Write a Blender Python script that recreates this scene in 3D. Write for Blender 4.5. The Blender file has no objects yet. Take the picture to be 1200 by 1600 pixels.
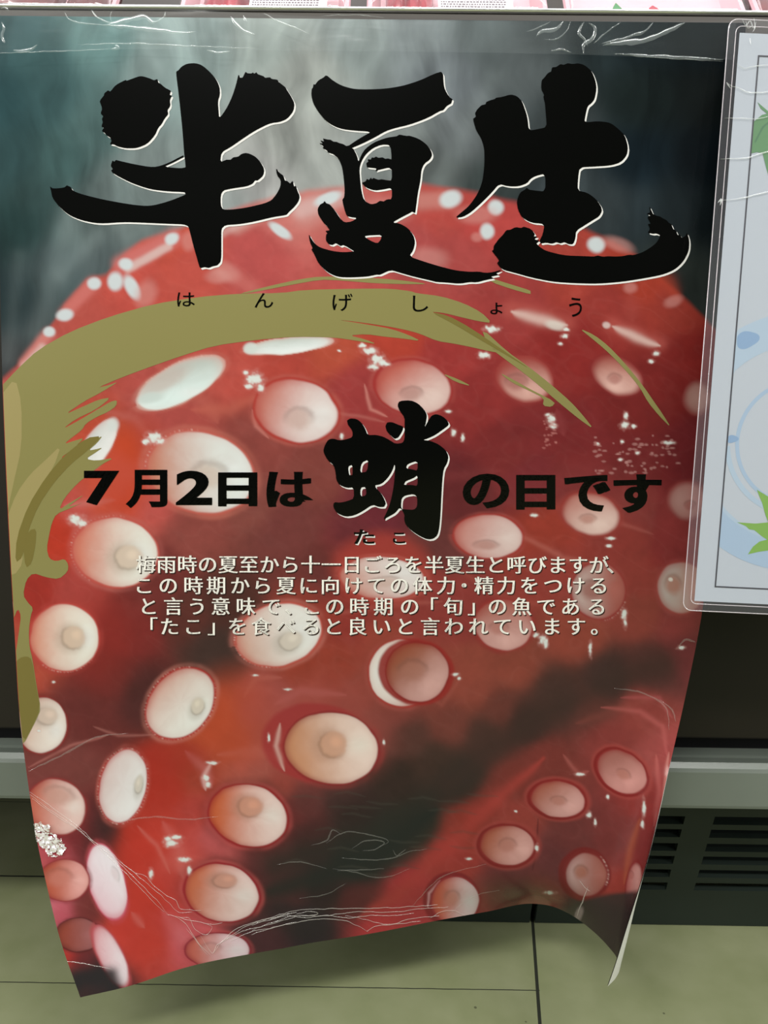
import bpy, bmesh, math, random
import numpy as np
from mathutils import Vector

random.seed(7)
rng = np.random.default_rng(7)
S = bpy.context.scene
COL = S.collection

# ------------------------------------------------------------------ camera, world, lights, exposure
CAM = np.array([0.0, -0.58, 0.57])
F_PX = 1202.0
PITCH, ROLL, YAW = map(math.radians, (9.372, 0.681, -0.28))
_f = np.array([math.sin(YAW) * math.cos(PITCH), math.cos(YAW) * math.cos(PITCH), -math.sin(PITCH)])
_r0 = np.array([math.cos(YAW), -math.sin(YAW), 0.0])
_u0 = np.cross(_r0, _f)
_r = _r0 * math.cos(ROLL) + _u0 * math.sin(ROLL)
_u = np.cross(_r, _f)

cd = bpy.data.cameras.new('camera')
cam = bpy.data.objects.new('camera', cd)
COL.objects.link(cam)
cd.sensor_fit = 'HORIZONTAL'
cd.sensor_width = 36.0
cd.lens = 36.0 * F_PX / 1200.0
cd.clip_start = 0.02
from mathutils import Matrix
cam.matrix_world = Matrix(((_r[0], _u[0], -_f[0], CAM[0]), (_r[1], _u[1], -_f[1], CAM[1]),
                           (_r[2], _u[2], -_f[2], CAM[2]), (0, 0, 0, 1)))
S.camera = cam
S.view_settings.view_transform = 'Standard'
S.view_settings.look = 'None'
S.view_settings.gamma = 1.0
S.view_settings.use_curve_mapping = False
S.view_settings.exposure = 0.0

world = bpy.data.worlds.new('store_ambient')
S.world = world
world.use_nodes = True
_wn = world.node_tree
_bg = _wn.nodes['Background']
_bg.inputs[0].default_value = (0.90, 0.96, 0.95, 1)
_tc = _wn.nodes.new('ShaderNodeTexCoord')
_sx = _wn.nodes.new('ShaderNodeSeparateXYZ')
_mr = _wn.nodes.new('ShaderNodeMapRange')          # dim aisle at eye level, bright ceiling overhead
_mr.interpolation_type = 'SMOOTHSTEP'
for _i, _v in ((1, 0.42), (2, 0.85), (3, 0.10), (4, 0.75)):
    _mr.inputs[_i].default_value = _v
_wn.links.new(_tc.outputs['Generated'], _sx.inputs[0])
_wn.links.new(_sx.outputs['Z'], _mr.inputs[0])
_wn.links.new(_mr.outputs[0], _bg.inputs[1])


def area(name, loc, target, sx, sy, power, color):
    d = bpy.data.lights.new(name, 'AREA')
    d.shape = 'RECTANGLE'
    d.size, d.size_y = sx, sy
    d.energy = power
    d.color = color
    o = bpy.data.objects.new(name, d)
    COL.objects.link(o)
    o.location = loc
    o.rotation_euler = (Vector(target) - Vector(loc)).to_track_quat('-Z', 'Y').to_euler()
    return o


area('ceiling_tube_light', (-0.75, -2.0, 2.6), (-0.6, -0.6, 0.3), 1.5, 0.25, 62, (1.0, 0.99, 0.95))
area('ceiling_tube_light', (1.0, -1.5, 2.6), (0.8, -0.7, 0.2), 1.5, 0.25, 32, (1.0, 0.99, 0.95))
area('side_fill_light', (-3.2, -2.6, 1.7), (0, 0, 0.3), 1.4, 1.0, 66, (1.0, 0.98, 0.95))  # added soft fill from the left front, not a store fixture
area('side_fill_light', (3.0, -2.4, 1.8), (0, 0, 0.3), 1.4, 1.0, 38, (1.0, 0.98, 0.95))  # matching added fill from the right front
area('case_canopy_light', (0.1, 0.35, 1.75), (0.1, 0.12, 0.8), 1.8, 0.12, 5, (1.0, 0.93, 0.96))

# ------------------------------------------------------------------ small helpers
def proj(P):
    d = P - CAM
    zc = d @ _f
    return np.stack([600 + F_PX * (d @ _r) / zc, 800 - F_PX * (d @ _u) / zc], -1)


def ray(x, y):
    return _f + ((x - 600) / F_PX) * _r - ((y - 800) / F_PX) * _u


def at_y(x, y, Y):
    d = ray(x, y)
    return CAM + d * ((Y - CAM[1]) / d[1])


def at_z(x, y, Z):
    d = ray(x, y)
    return CAM + d * ((Z - CAM[2]) / d[2])


def lin(c):
    c = np.asarray(c, dtype=np.float64) / 255.0
    return np.where(c <= 0.04045, c / 12.92, ((c + 0.055) / 1.055) ** 2.4)


INK = 0.64       # pigment of a printed colour for the tone it shows under the store lights


def ink(c):
    return tuple(float(v) * INK for v in lin(c)) + (1.0,)


def mat(name, color, rough=0.5, metal=0.0, spec=0.5, noise=0.0, scale=40.0, bump=0.0, coat=0.0):
    m = bpy.data.materials.new(name)
    m.use_nodes = True
    nt = m.node_tree
    b = nt.nodes['Principled BSDF']
    b.inputs['Base Color'].default_value = tuple(color[:3]) + (1,)
    b.inputs['Roughness'].default_value = rough
    b.inputs['Metallic'].default_value = metal
    b.inputs['Specular IOR Level'].default_value = spec
    b.inputs['Coat Weight'].default_value = coat
    b.inputs['Coat Roughness'].default_value = 0.1
    if noise or bump:
        tc = nt.nodes.new('ShaderNodeTexCoord')
        n = nt.nodes.new('ShaderNodeTexNoise')
        n.inputs['Scale'].default_value = scale
        n.inputs['Detail'].default_value = 5
        nt.links.new(tc.outputs['Object'], n.inputs['Vector'])
        if noise:
            r = nt.nodes.new('ShaderNodeValToRGB')
            c = np.array(color[:3])
            r.color_ramp.elements[0].position = 0.3
            r.color_ramp.elements[1].position = 0.72
            r.color_ramp.elements[0].color = tuple(c * (1 - noise)) + (1,)
            r.color_ramp.elements[1].color = tuple(np.minimum(c * (1 + noise), 1)) + (1,)
            nt.links.new(n.outputs['Fac'], r.inputs['Fac'])
            nt.links.new(r.outputs['Color'], b.inputs['Base Color'])
        if bump:
            bm_ = nt.nodes.new('ShaderNodeBump')
            bm_.inputs['Strength'].default_value = bump
            bm_.inputs['Distance'].default_value = 0.001
            nt.links.new(n.outputs['Fac'], bm_.inputs['Height'])
            nt.links.new(bm_.outputs['Normal'], b.inputs['Normal'])
    return m


def clear_mat(name, tint, opacity, rough, gloss, spec_color=(1, 1, 1)):
    """clear plastic: mostly see-through, a little milky, with a glossy skin"""
    m = bpy.data.materials.new(name)
    m.use_nodes = True
    nt = m.node_tree
    nt.nodes.clear()
    out = nt.nodes.new('ShaderNodeOutputMaterial')
    tr = nt.nodes.new('ShaderNodeBsdfTransparent')
    df = nt.nodes.new('ShaderNodeBsdfDiffuse')
    gl = nt.nodes.new('ShaderNodeBsdfGlossy')
    df.inputs['Color'].default_value = tuple(tint) + (1,)
    gl.inputs['Color'].default_value = tuple(spec_color) + (1,)
    gl.inputs['Roughness'].default_value = rough
    m1 = nt.nodes.new('ShaderNodeMixShader')
    m1.inputs[0].default_value = opacity
    m2 = nt.nodes.new('ShaderNodeMixShader')
    m2.inputs[0].default_value = gloss
    nt.links.new(tr.outputs[0], m1.inputs[1])
    nt.links.new(df.outputs[0], m1.inputs[2])
    nt.links.new(m1.outputs[0], m2.inputs[1])
    nt.links.new(gl.outputs[0], m2.inputs[2])
    nt.links.new(m2.outputs[0], out.inputs['Surface'])
    return m


def link(name, me, mats, parent=None, smooth=False):
    o = bpy.data.objects.new(name, me)
    COL.objects.link(o)
    for m in (mats if isinstance(mats, (list, tuple)) else [mats]):
        me.materials.append(m)
    if parent is not None:
        o.parent = parent
        o.matrix_parent_inverse = Matrix.Identity(4)
        o.location = -Vector(parent.location)
    if smooth:
        me.polygons.foreach_set('use_smooth', [True] * len(me.polygons))
    return o


def empty(name, loc, label, cat, group=None):
    o = bpy.data.objects.new(name, None)
    COL.objects.link(o)
    o.location = loc
    o.empty_display_size = 0.02
    tag(o, label, cat, group)
    return o


def tag(o, label, cat, group=None):
    o['label'] = label
    o['category'] = cat
    if group:
        o['group'] = group


def box_bm(bm, x0, x1, y0, y1, z0, z1, bevel=0.0, seg=2):
    vs = [bm.verts.new((x, y, z)) for x in (x0, x1) for y in (y0, y1) for z in (z0, z1)]
    idx = [(0, 1, 3, 2), (4, 6, 7, 5), (0, 4, 5, 1), (2, 3, 7, 6), (0, 2, 6, 4), (1, 5, 7, 3)]
    fs = [bm.faces.new([vs[i] for i in f]) for f in idx]
    if bevel:
        es = list({e for f in fs for e in f.edges})
        bmesh.ops.bevel(bm, geom=es, offset=bevel, segments=seg, affect='EDGES', profile=0.5)


def bm_mesh(bm, name):
    bmesh.ops.recalc_face_normals(bm, faces=bm.faces)
    me = bpy.data.meshes.new(name)
    bm.to_mesh(me)
    bm.free()
    return me


def extrude_profile(pts, x0, x1, name):
    """closed (y, z) outline run along X"""
    bm = bmesh.new()
    a = [bm.verts.new((x0, y, z)) for y, z in pts]
    b = [bm.verts.new((x1, y, z)) for y, z in pts]
    n = len(pts)
    for i in range(n):
        bm.faces.new((a[i], a[(i + 1) % n], b[(i + 1) % n], b[i]))
    bm.faces.new(a)
    bm.faces.new(b[::-1])
    return bm_mesh(bm, name)


def herm(xk, Y, x):
    """cubic through knots; Y[k] may be arrays, broadcast against x"""
    xk = np.asarray(xk, float)
    K = len(xk)
    i = np.clip(np.searchsorted(xk, x, side='right') - 1, 0, K - 2)
    h = xk[i + 1] - xk[i]
    t = np.clip((x - xk[i]) / h, -0.2, 1.2)

    Y = np.asarray(Y)
    D = np.empty_like(Y)
    dk = np.diff(xk)
    sl = np.diff(Y, axis=0) / dk.reshape((-1,) + (1,) * (Y.ndim - 1))
    D[0], D[-1] = sl[0], sl[-1]
    for k in range(1, K - 1):
        D[k] = (sl[k - 1] * dk[k] + sl[k] * dk[k - 1]) / (dk[k] + dk[k - 1])
    if Y.ndim == 1:
        y0, y1, d0, d1 = Y[i], Y[i + 1], D[i], D[i + 1]
    else:
        j = np.arange(Y.shape[1])
        y0, y1, d0, d1 = Y[i, j], Y[i + 1, j], D[i, j], D[i + 1, j]
    t2, t3 = t * t, t * t * t
    return (2 * t3 - 3 * t2 + 1) * y0 + (t3 - 2 * t2 + t) * h * d0 + (-2 * t3 + 3 * t2) * y1 + (t3 - t2) * h * d1


def vnoise(x, y, seed):
    """smooth value noise on scattered points"""
    r = np.random.default_rng(seed).random((256, 256)).astype(np.float32)
    xi, yi = np.floor(x).astype(int), np.floor(y).astype(int)
    fx, fy = x - xi, y - yi
    fx, fy = fx * fx * (3 - 2 * fx), fy * fy * (3 - 2 * fy)
    a = r[xi & 255, yi & 255]; b = r[(xi + 1) & 255, yi & 255]
    c = r[xi & 255, (yi + 1) & 255]; d = r[(xi + 1) & 255, (yi + 1) & 255]
    return (a * (1 - fx) + b * fx) * (1 - fy) + (c * (1 - fx) + d * fx) * fy


def fbm(x, y, seed, oct=4):
    s, a, t = 0, 0.5, 0
    for k in range(oct):
        s = s + a * vnoise(x * 2 ** k + 17 * k, y * 2 ** k + 31 * k, seed + k)
        t += a
        a *= 0.55
    return s / t


# ------------------------------------------------------------------ the setting: floor, back wall
X_JOINT0, X_JOINT1 = 0.1463, 0.1527


def floor_material():
    m = mat('beige_green_tile', lin((150, 154, 118)) * 0.62, rough=0.42, spec=0.4)
    nt = m.node_tree
    b = nt.nodes['Principled BSDF']
    tc = nt.nodes.new('ShaderNodeTexCoord')
    sep = nt.nodes.new('ShaderNodeSeparateXYZ')
    nt.links.new(tc.outputs['Object'], sep.inputs[0])

    def mth(op, a, b_=None, c=None):
        n = nt.nodes.new('ShaderNodeMath')
        n.operation = op
        for i, v in enumerate((a, b_, c)):
            if v is None:
                continue
            if isinstance(v, (int, float)):
                n.inputs[i].default_value = v
            else:
                nt.links.new(v, n.inputs[i])
        return n.outputs[0]
    x, y = sep.outputs[0], sep.outputs[1]
    wob = nt.nodes.new('ShaderNodeTexNoise')
    wob.inputs['Scale'].default_value = 55
    nt.links.new(tc.outputs['Object'], wob.inputs['Vector'])
    yw = mth('ADD', y, mth('MULTIPLY', mth('SUBTRACT', wob.outputs['Fac'], 0.5), 0.0012))
    thin = mth('COMPARE', mth('MODULO', mth('ADD', yw, 3.2 - 0.0725), 0.32), 0.0, 0.0011)
    thin2 = mth('COMPARE', mth('MODULO', mth('ADD', yw, 3.2 - 0.2318), 0.32), 0.0, 0.0026)
    left = mth('LESS_THAN', x, X_JOINT0 + 0.005)
    lines = mth('MULTIPLY', mth('MAXIMUM', thin, thin2), left)
    xs = mth('SUBTRACT', x, mth('MULTIPLY', mth('SUBTRACT', y, 0.0871), 0.135))
    joint = mth('COMPARE', mth('MODULO', mth('ADD', xs, 6.0 - (X_JOINT0 + X_JOINT1) / 2), 1.20), 0.0, (X_JOINT1 - X_JOINT0) / 2)
    far = mth('COMPARE', mth('MODULO', mth('ADD', yw, 3.0 - 0.41), 0.60), 0.0, 0.0016)
    lines = mth('MAXIMUM', lines, mth('MULTIPLY', far, mth('SUBTRACT', 1.0, left)))
    grout = mth('MAXIMUM', lines, joint)
    n = nt.nodes.new('ShaderNodeTexNoise')
    n.inputs['Scale'].default_value = 18
    n.inputs['Detail'].default_value = 8
    nt.links.new(tc.outputs['Object'], n.inputs['Vector'])
    ramp = nt.nodes.new('ShaderNodeValToRGB')
    ramp.color_ramp.elements[0].position = 0.32
    ramp.color_ramp.elements[1].position = 0.7
    c0, c1 = lin((141, 147, 107)) * FLOOR_K, lin((156, 160, 123)) * FLOOR_K
    ramp.color_ramp.elements[0].color = tuple(c0) + (1,)
    ramp.color_ramp.elements[1].color = tuple(c1) + (1,)
    nt.links.new(n.outputs['Fac'], ramp.inputs['Fac'])
    # worn specks
    sp = nt.nodes.new('ShaderNodeTexVoronoi')
    sp.inputs['Scale'].default_value = 22
    nt.links.new(tc.outputs['Object'], sp.inputs['Vector'])
    speck = mth('LESS_THAN', sp.outputs['Distance'], 0.035)
    mix0 = nt.nodes.new('ShaderNodeMix'); mix0.data_type = 'RGBA'
    nt.links.new(mth('MULTIPLY', speck, 0.7), mix0.inputs[0])
    nt.links.new(ramp.outputs['Color'], mix0.inputs[6])
    mix0.inputs[7].default_value = (0.05, 0.05, 0.03, 1)
    mix = nt.nodes.new('ShaderNodeMix'); mix.data_type = 'RGBA'
    nt.links.new(grout, mix.inputs[0])
    nt.links.new(mix0.outputs[2], mix.inputs[6])
    mix.inputs[7].default_value = (0.028, 0.030, 0.022, 1)
    nt.links.new(mix.outputs[2], b.inputs['Base Color'])
    bp = nt.nodes.new('ShaderNodeBump')
    bp.inputs['Distance'].default_value = 0.0012
    bp.inputs['Strength'].default_value = 0.6
    nt.links.new(mth('SUBTRACT', 1.0, grout), bp.inputs['Height'])
    nt.links.new(bp.outputs['Normal'], b.inputs['Normal'])
    return m


FLOOR_K = 0.80
bm = bmesh.new()
box_bm(bm, -3, 3, -4.0, 1.6, -0.05, 0.0)
o = link('floor', bm_mesh(bm, 'floor'), floor_material())
o['kind'] = 'structure'
bm = bmesh.new()
box_bm(bm, -3, 3, 1.6, 1.68, 0.0, 2.6)
o = link('wall_back', bm_mesh(bm, 'wall_back'), mat('painted_wall', (0.42, 0.42, 0.40), 0.7, noise=0.05, scale=8))
o['kind'] = 'structure'

# ------------------------------------------------------------------ display case
case = empty('refrigerated_display_case', (0, 0.3, 0),
             'black refrigerated display case with chrome top rail, grey bumper and slotted dark kick plate', 'display case')
CX0, CX1 = -1.3, 1.5
m_black = mat('black_panel', lin((31, 26, 20)) * 0.9, rough=0.45, spec=0.3, noise=0.12, scale=6)
m_groove = mat('black_gasket', (0.0035, 0.0035, 0.004), rough=0.6, spec=0.2)
m_bump = mat('grey_bumper_plastic', lin((126, 134, 124)) * 0.60, rough=0.3, spec=0.5, noise=0.06, scale=14)
m_kick = mat('dark_grey_kick_metal', lin((60, 74, 66)) * 0.34, rough=0.55, spec=0.3, noise=0.06, scale=10)
m_dark = mat('vent_interior', (0.012, 0.016, 0.018), rough=0.8, spec=0.1)
m_chrome = mat('chrome', (0.78, 0.78, 0.80), rough=0.28, metal=1.0, bump=0.05, scale=90)
m_lip = mat('grey_rail_lip', (0.12, 0.11, 0.105), rough=0.38, spec=0.5)
m_deck = mat('steel_deck', (0.45, 0.45, 0.47), rough=0.35, metal=0.8)

PAN_Y = 0.062
BUMP_F = 0.040
zt = at_y(1130, 1180, PAN_Y)[2]            # top of bumper against the panel
zg = at_y(1130, 1155, PAN_Y)[2]            # groove above it
zl = at_y(1130, 1206, BUMP_F)[2]           # lower edge of the sloped lip
zb = at_y(1130, 1266, BUMP_F)[2]           # underside
bm = bmesh.new()
box_bm(bm, CX0, CX1, PAN_Y, PAN_Y + 0.02, zg, 0.81, 0.002)
link('front_panel', bm_mesh(bm, 'front_panel'), m_black, case)
bm = bmesh.new()
box_bm(bm, CX0, CX1, PAN_Y + 0.014, PAN_Y + 0.022, zt - 0.02, zg)
link('gasket_strip', bm_mesh(bm, 'gasket_strip'), m_groove, case)
prof = [(PAN_Y + 0.02, zt), (PAN_Y, zt), (PAN_Y - 0.004, zt - 0.0005), (BUMP_F + 0.005, zl + 0.006), (BUMP_F + 0.0015, zl + 0.002), (BUMP_F, zl - 0.001),
        (BUMP_F, zb + 0.004), (BUMP_F + 0.001, zb + 0.001), (BUMP_F + 0.004, zb), (PAN_Y + 0.02, zb)]
link('bumper', extrude_profile(prof, CX0, CX1, 'bumper'), m_bump, case)
# body underside and carcass
bm = bmesh.new()
box_bm(bm, CX0, CX1, PAN_Y + 0.025, 1.0, zb + 0.004, 0.80)
link('carcass', bm_mesh(bm, 'carcass'), m_black, case)
# kick plate leaning back to the floor, with two banks of slots
KY0, KY1 = 0.098, 0.1665                    # top and floor distances
KZ0 = zb + 0.006


def kick(px, py):
    """point on the leaning kick plate seen along the ray"""
    d = ray(px, py)
    n = np.array([0, KZ0, (KY1 - KY0)]); p0 = np.array([0, KY1, 0])
    return CAM + d * (np.dot(p0 - CAM, n) / np.dot(d, n))


kn = np.array([0, -KZ0, -(KY1 - KY0)]); kn /= np.linalg.norm(kn)
kt = np.array([0, -(KY1 - KY0), KZ0]); KL = np.linalg.norm(kt); kt /= KL


def kick_s(p):
    return float((p - np.array([p[0], KY1, 0])) @ kt)


slots = []                                   # (x0, x1, s0, s1) in the plane of the plate
rowY = [(1275.6, 1288), (1296, 1308.5), (1318, 1330), (1338, 1350.5), (1359, 1371), (1379.5, 1391)]
rows = [(kick_s(kick(1080, b)), kick_s(kick(1080, a))) for a, b in rowY]
xL1 = np.mean([kick(1063, 1281)[0], kick(1048, 1385)[0]])
xR0 = np.mean([kick(1109, 1281)[0], kick(1092, 1385)[0]])
banks = [(xL1 - 0.150, xL1), (xR0, xR0 + 0.150), (xR0 + 0.168, xR0 + 0.318), (xR0 + 0.336, xR0 + 0.486)]
KX0, KXS, KX1 = -0.235, 0.1612, CX1


def kick_panel(x0, x1, bks, name):
    bm = bmesh.new()

    def slab(a, b, s0, s1):
        if b - a < 1e-5 or s1 - s0 < 1e-5:
            return
        base = np.array([0, KY1, 0])
        vs = []
        for dn in (0.0, -0.006):
            for (xx, ss) in ((a, s0), (b, s0), (b, s1), (a, s1)):
                vs.append(bm.verts.new(tuple(np.array([xx, 0, 0]) + base + kt * ss + kn * dn)))
        for f in ((0, 1, 2, 3), (7, 6, 5, 4), (0, 4, 5, 1), (1, 5, 6, 2), (2, 6, 7, 3), (3, 7, 4, 0)):
            bm.faces.new([vs[i] for i in f])
    edges = [0.001]
    for s0, s1 in rows[::-1]:
        edges += [s0, s1]
    edges.append(KL)
    for k in range(len(edges) - 1):
        if k % 2 == 0 or not bks:
            slab(x0, x1, edges[k], edges[k + 1])
        else:
            xs = [x0] + [v for b in bks for v in b] + [x1]
            for q in range(0, len(xs), 2):
                slab(xs[q], xs[q + 1], edges[k], edges[k + 1])
    return bm_mesh(bm, name)


kp = link('kick_plate', kick_panel(KXS + 0.003, KX1, banks, 'kick_plate'), m_kick, case)
kp2 = link('kick_plate', kick_panel(KX0, KXS - 0.003, [], 'kick_plate'), m_kick, case)
for b in banks:
    bm = bmesh.new()
    base = np.array([0, KY1, 0])
    vs = [bm.verts.new(tuple(np.array([x, 0, 0]) + base + kt * s + kn * dn)) for dn in (-0.013, -0.02) for x, s in
          ((b[0] - .004, rows[-1][0] - .004), (b[1] + .004, rows[-1][0] - .004), (b[1] + .004, rows[0][1] + .003), (b[0] - .004, rows[0][1] + .003))]
    for f in ((0, 1, 2, 3), (7, 6, 5, 4), (0, 4, 5, 1), (1, 5, 6, 2), (2, 6, 7, 3), (3, 7, 4, 0)):
        bm.faces.new([vs[i] for i in f])
    o = link('vent_backing', bm_mesh(bm, 'vent_backing'), m_dark)
    o.parent = kp
    o.matrix_parent_inverse = Matrix.Identity(4)
# top rail: chrome bead over a grey lip
zr = at_y(900, 14, -0.004)[2]
zr2 = at_y(900, 30, -0.004)[2]
zmid = at_y(900, 22.5, -0.004)[2]
prof = []
for k in range(9):
    a = math.pi * (k / 8) - math.pi / 2
    prof.append((-0.0035 - 0.0030 * math.cos(a), (zr + zmid) / 2 - (zr - zmid) / 2 * -math.sin(a)))
prof += [(0.010, zr), (0.010, zmid)]
link('top_rail', extrude_profile(prof, CX0, CX1, 'top_rail'), m_chrome, case, smooth=True)
prof = [(0.010, zmid - 0.0002), (-0.0035, zmid - 0.0002), (-0.0045, zmid - 0.001), (-0.0035, zr2 - 0.004), (0.0, 0.805), (0.010, 0.805)]
link('rail_lip', extrude_profile(prof, CX0, CX1, 'rail_lip'), m_lip, case)
bm = bmesh.new()
for (y0, z0), (y1, z1) in (((0.0105, 0.812), (0.95, 0.90)),):
    vs = [bm.verts.new(v) for v in ((CX0, y0, z0), (CX1, y0, z0), (CX1, y1, z1), (CX0, y1, z1),
                                    (CX0, y0, z0 + .004), (CX1, y0, z0 + .004), (CX1, y1, z1 + .004), (CX0, y1, z1 + .004))]
    for f in ((3, 2, 1, 0), (4, 5, 6, 7), (0, 1, 5, 4), (1, 2, 6, 5), (2, 3, 7, 6), (3, 0, 4, 7)):
        bm.faces.new([vs[i] for i in f])
link('deck', bm_mesh(bm, 'deck'), m_deck, case)

bm = bmesh.new()
box_bm(bm, CX0, CX1, 0.94, 0.96, 0.80, 1.9)
link('back_panel', bm_mesh(bm, 'back_panel'), mat('dark_brown_back_panel', (0.035, 0.025, 0.022), 0.4, noise=0.2, scale=5), case)

# ------------------------------------------------------------------ meat trays above the rail
m_foam = mat('pink_foam_tray', lin((244, 196, 206)) * 0.85, rough=0.45, noise=0.04, scale=30, bump=0.1)
m_meat = mat('red_meat', lin((190, 50, 70)) * 0.8, rough=0.3, noise=0.55, scale=60, bump=0.5, coat=0.5)
m_meatd = mat('dark_meat', lin((140, 70, 72)) * 0.7, rough=0.35, noise=0.4, scale=50, bump=0.4, coat=0.5)
m_label = mat('white_price_label', (0.72, 0.68, 0.70), rough=0.4)
m_print = mat('grey_label_print', (0.16, 0.13, 0.15), rough=0.5)
m_wrap = clear_mat('cling_wrap', (0.95, 0.9, 0.92), 0.05, 0.06, 0.06)
m_leaf_pl = mat('green_garnish_leaf', (0.05, 0.22, 0.07), rough=0.4)
m_orange = mat('orange_divider_card', lin((196, 140, 110)) * 0.8, rough=0.5)
TILT = math.radians(38)                      # trays stand on the sloping deck, faces to the aisle
T0 = np.array([0, 0.021, 0.8235])
tn = np.array([0, -math.cos(TILT), math.sin(TILT)])       # outward face direction
tu = np.array([0, math.sin(TILT), math.cos(TILT)])        # up the tray


def tray_pt(x, s, d):
    return T0 + np.array([x, 0, 0]) + tu * s + tn * d


def rr(x0, x1, s0, s1, r, n=5):
    out = []
    for cx, cs, a0 in ((x1 - r, s1 - r, 0), (x0 + r, s1 - r, 90), (x0 + r, s0 + r, 180), (x1 - r, s0 + r, 270)):
        for k in range(n + 1):
            a = math.radians(a0 + 90 * k / n)
            out.append((cx + r * math.cos(a), cs + r * math.sin(a)))
    return out


def ring_shell(rings, name, cap0=True, cap1=True):
    bm = bmesh.new()
    R = [[bm.verts.new(tuple(p)) for p in ring] for ring in rings]
    n = len(R[0])
    for a, b in zip(R[:-1], R[1:]):
        for i in range(n):
            bm.faces.new((a[i], a[(i + 1) % n], b[(i + 1) % n], b[i]))
    if cap0:
        bm.faces.new(R[0][::-1])
    if cap1:
        bm.faces.new(R[-1])
    return bm_mesh(bm, name)


def meat_lump(x0, x1, s0, s1, d, h, seed, name, mt, parent):
    nx, ns = 26, 20
    bm = bmesh.new()
    g = []
    for i in range(nx):
        row = []
        for j in range(ns):
            a, b = i / (nx - 1), j / (ns - 1)
            e = (1 - abs(2 * a - 1) ** 4) * (1 - abs(2 * b - 1) ** 4)
            nz = float(fbm(np.array([a * 7.0]), np.array([b * 5.0]), seed)[0])
            row.append(bm.verts.new(tuple(tray_pt(x0 + (x1 - x0) * a, s0 + (s1 - s0) * b, d + h * e ** 0.6 * (0.45 + nz)))))
        g.append(row)
    for i in range(nx - 1):
        for j in range(ns - 1):
            bm.faces.new((g[i][j], g[i + 1][j], g[i + 1][j + 1], g[i][j + 1]))
    vs = [g[i][0] for i in range(nx)] + [g[nx - 1][j] for j in range(1, ns)] + [g[i][ns - 1] for i in range(nx - 2, -1, -1)] + [g[0][j] for j in range(ns - 2, 0, -1)]
    bm.faces.new(vs[::-1])
    return link(name, bm_mesh(bm, name), mt, parent, smooth=True)


def px_x(px):
    return float(at_y(px, 5, 0.022)[0])


def tray(px0, px1, label, meats, labels, extra=()):
    x0, x1 = px_x(px0), px_x(px1)
    t = empty('meat_tray', (float((x0 + x1) / 2), float(T0[1]), float(T0[2])), label, 'meat tray', 'wrapped meat trays above the rail')
    rim = 0.006
    H = 0.115
    shell = [[tray_pt(x, s, -0.012) for x, s in rr(x0 + .008, x1 - .008, .008, H - .008, .012)],
             [tray_pt(x, s, 0.0) for x, s in rr(x0, x1, 0, H, .014)],
             [tray_pt(x, s, 0.002) for x, s in rr(x0 + .001, x1 - .001, .001, H - .001, .013)],
             [tray_pt(x, s, 0.002) for x, s in rr(x0 + .004, x1 - .004, .004, H - .004, .011)],
             [tray_pt(x, s, -0.009) for x, s in rr(x0 + .010, x1 - .010, .010, H - .010, .009)]]
    link('foam_tray', ring_shell(shell, 'foam_tray'), m_foam, t, smooth=False)
    for k, (a, b, mt) in enumerate(meats):
        meat_lump(px_x(a), px_x(b), 0.001, H - .012, -0.008, 0.016, 240 + k + int(px0), 'meat', mt, t)
    w = [[tray_pt(x, s, 0.0022) for x, s in rr(x0 + .0005, x1 - .0005, .0005, H - .0005, .013)],
         [tray_pt(x, s, 0.0105) for x, s in rr(x0 + .004, x1 - .004, .0015, H - .003, .011)],
         [tray_pt(x, s, 0.0112) for x, s in rr(x0 + .014, x1 - .014, .012, H - .012, .008)]]
    link('cling_film', ring_shell(w, 'cling_film', cap0=False), m_wrap, t, smooth=True)
    for (a, b) in labels:
        a, b = px_x(a), px_x(b)
        bm = bmesh.new()
        vs = [bm.verts.new(tuple(tray_pt(x, s, d))) for d in (0.0116, 0.0119) for x, s in ((a, .0005), (b, .0005), (b, .05), (a, .05))]
        for f in ((3, 2, 1, 0), (4, 5, 6, 7), (0, 1, 5, 4), (1, 2, 6, 5), (2, 3, 7, 6), (3, 0, 4, 7)):
            bm.faces.new([vs[i] for i in f])
        lb = link('price_label', bm_mesh(bm, 'price_label'), m_label, t)
        bm = bmesh.new()
        s = 0.0035
        while s < 0.046:
            xx = a + 0.002
            while xx < b - 0.006:
                w_ = random.uniform(0.0008, 0.0022)
                vs = [bm.verts.new(tuple(tray_pt(x, q, 0.01205))) for x, q in ((xx, s), (xx + w_, s), (xx + w_, s + .0014), (xx, s + .0014))]
                bm.faces.new(vs)
                xx += w_ + 0.0007
            s += 0.0030
        o = link('label_print', bm_mesh(bm, 'label_print'), m_print)
        o.parent = lb
        o.matrix_parent_inverse = Matrix.Identity(4)
    for nm, mt, a, b, s0, s1 in extra:
        a, b = px_x(a), px_x(b)
        bm = bmesh.new()
        mid = (a + b) / 2
        vs = [bm.verts.new(tuple(tray_pt(x, s, d))) for d in (0.0118, 0.0128) for x, s in ((a, s0), (b, s0), (mid, s1))]
        for f in ((2, 1, 0), (3, 4, 5), (0, 1, 4, 3), (1, 2, 5, 4), (2, 0, 3, 5)):
            bm.faces.new([vs[i] for i in f])
        link(nm, bm_mesh(bm, nm), mt, t)
    return t


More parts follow.
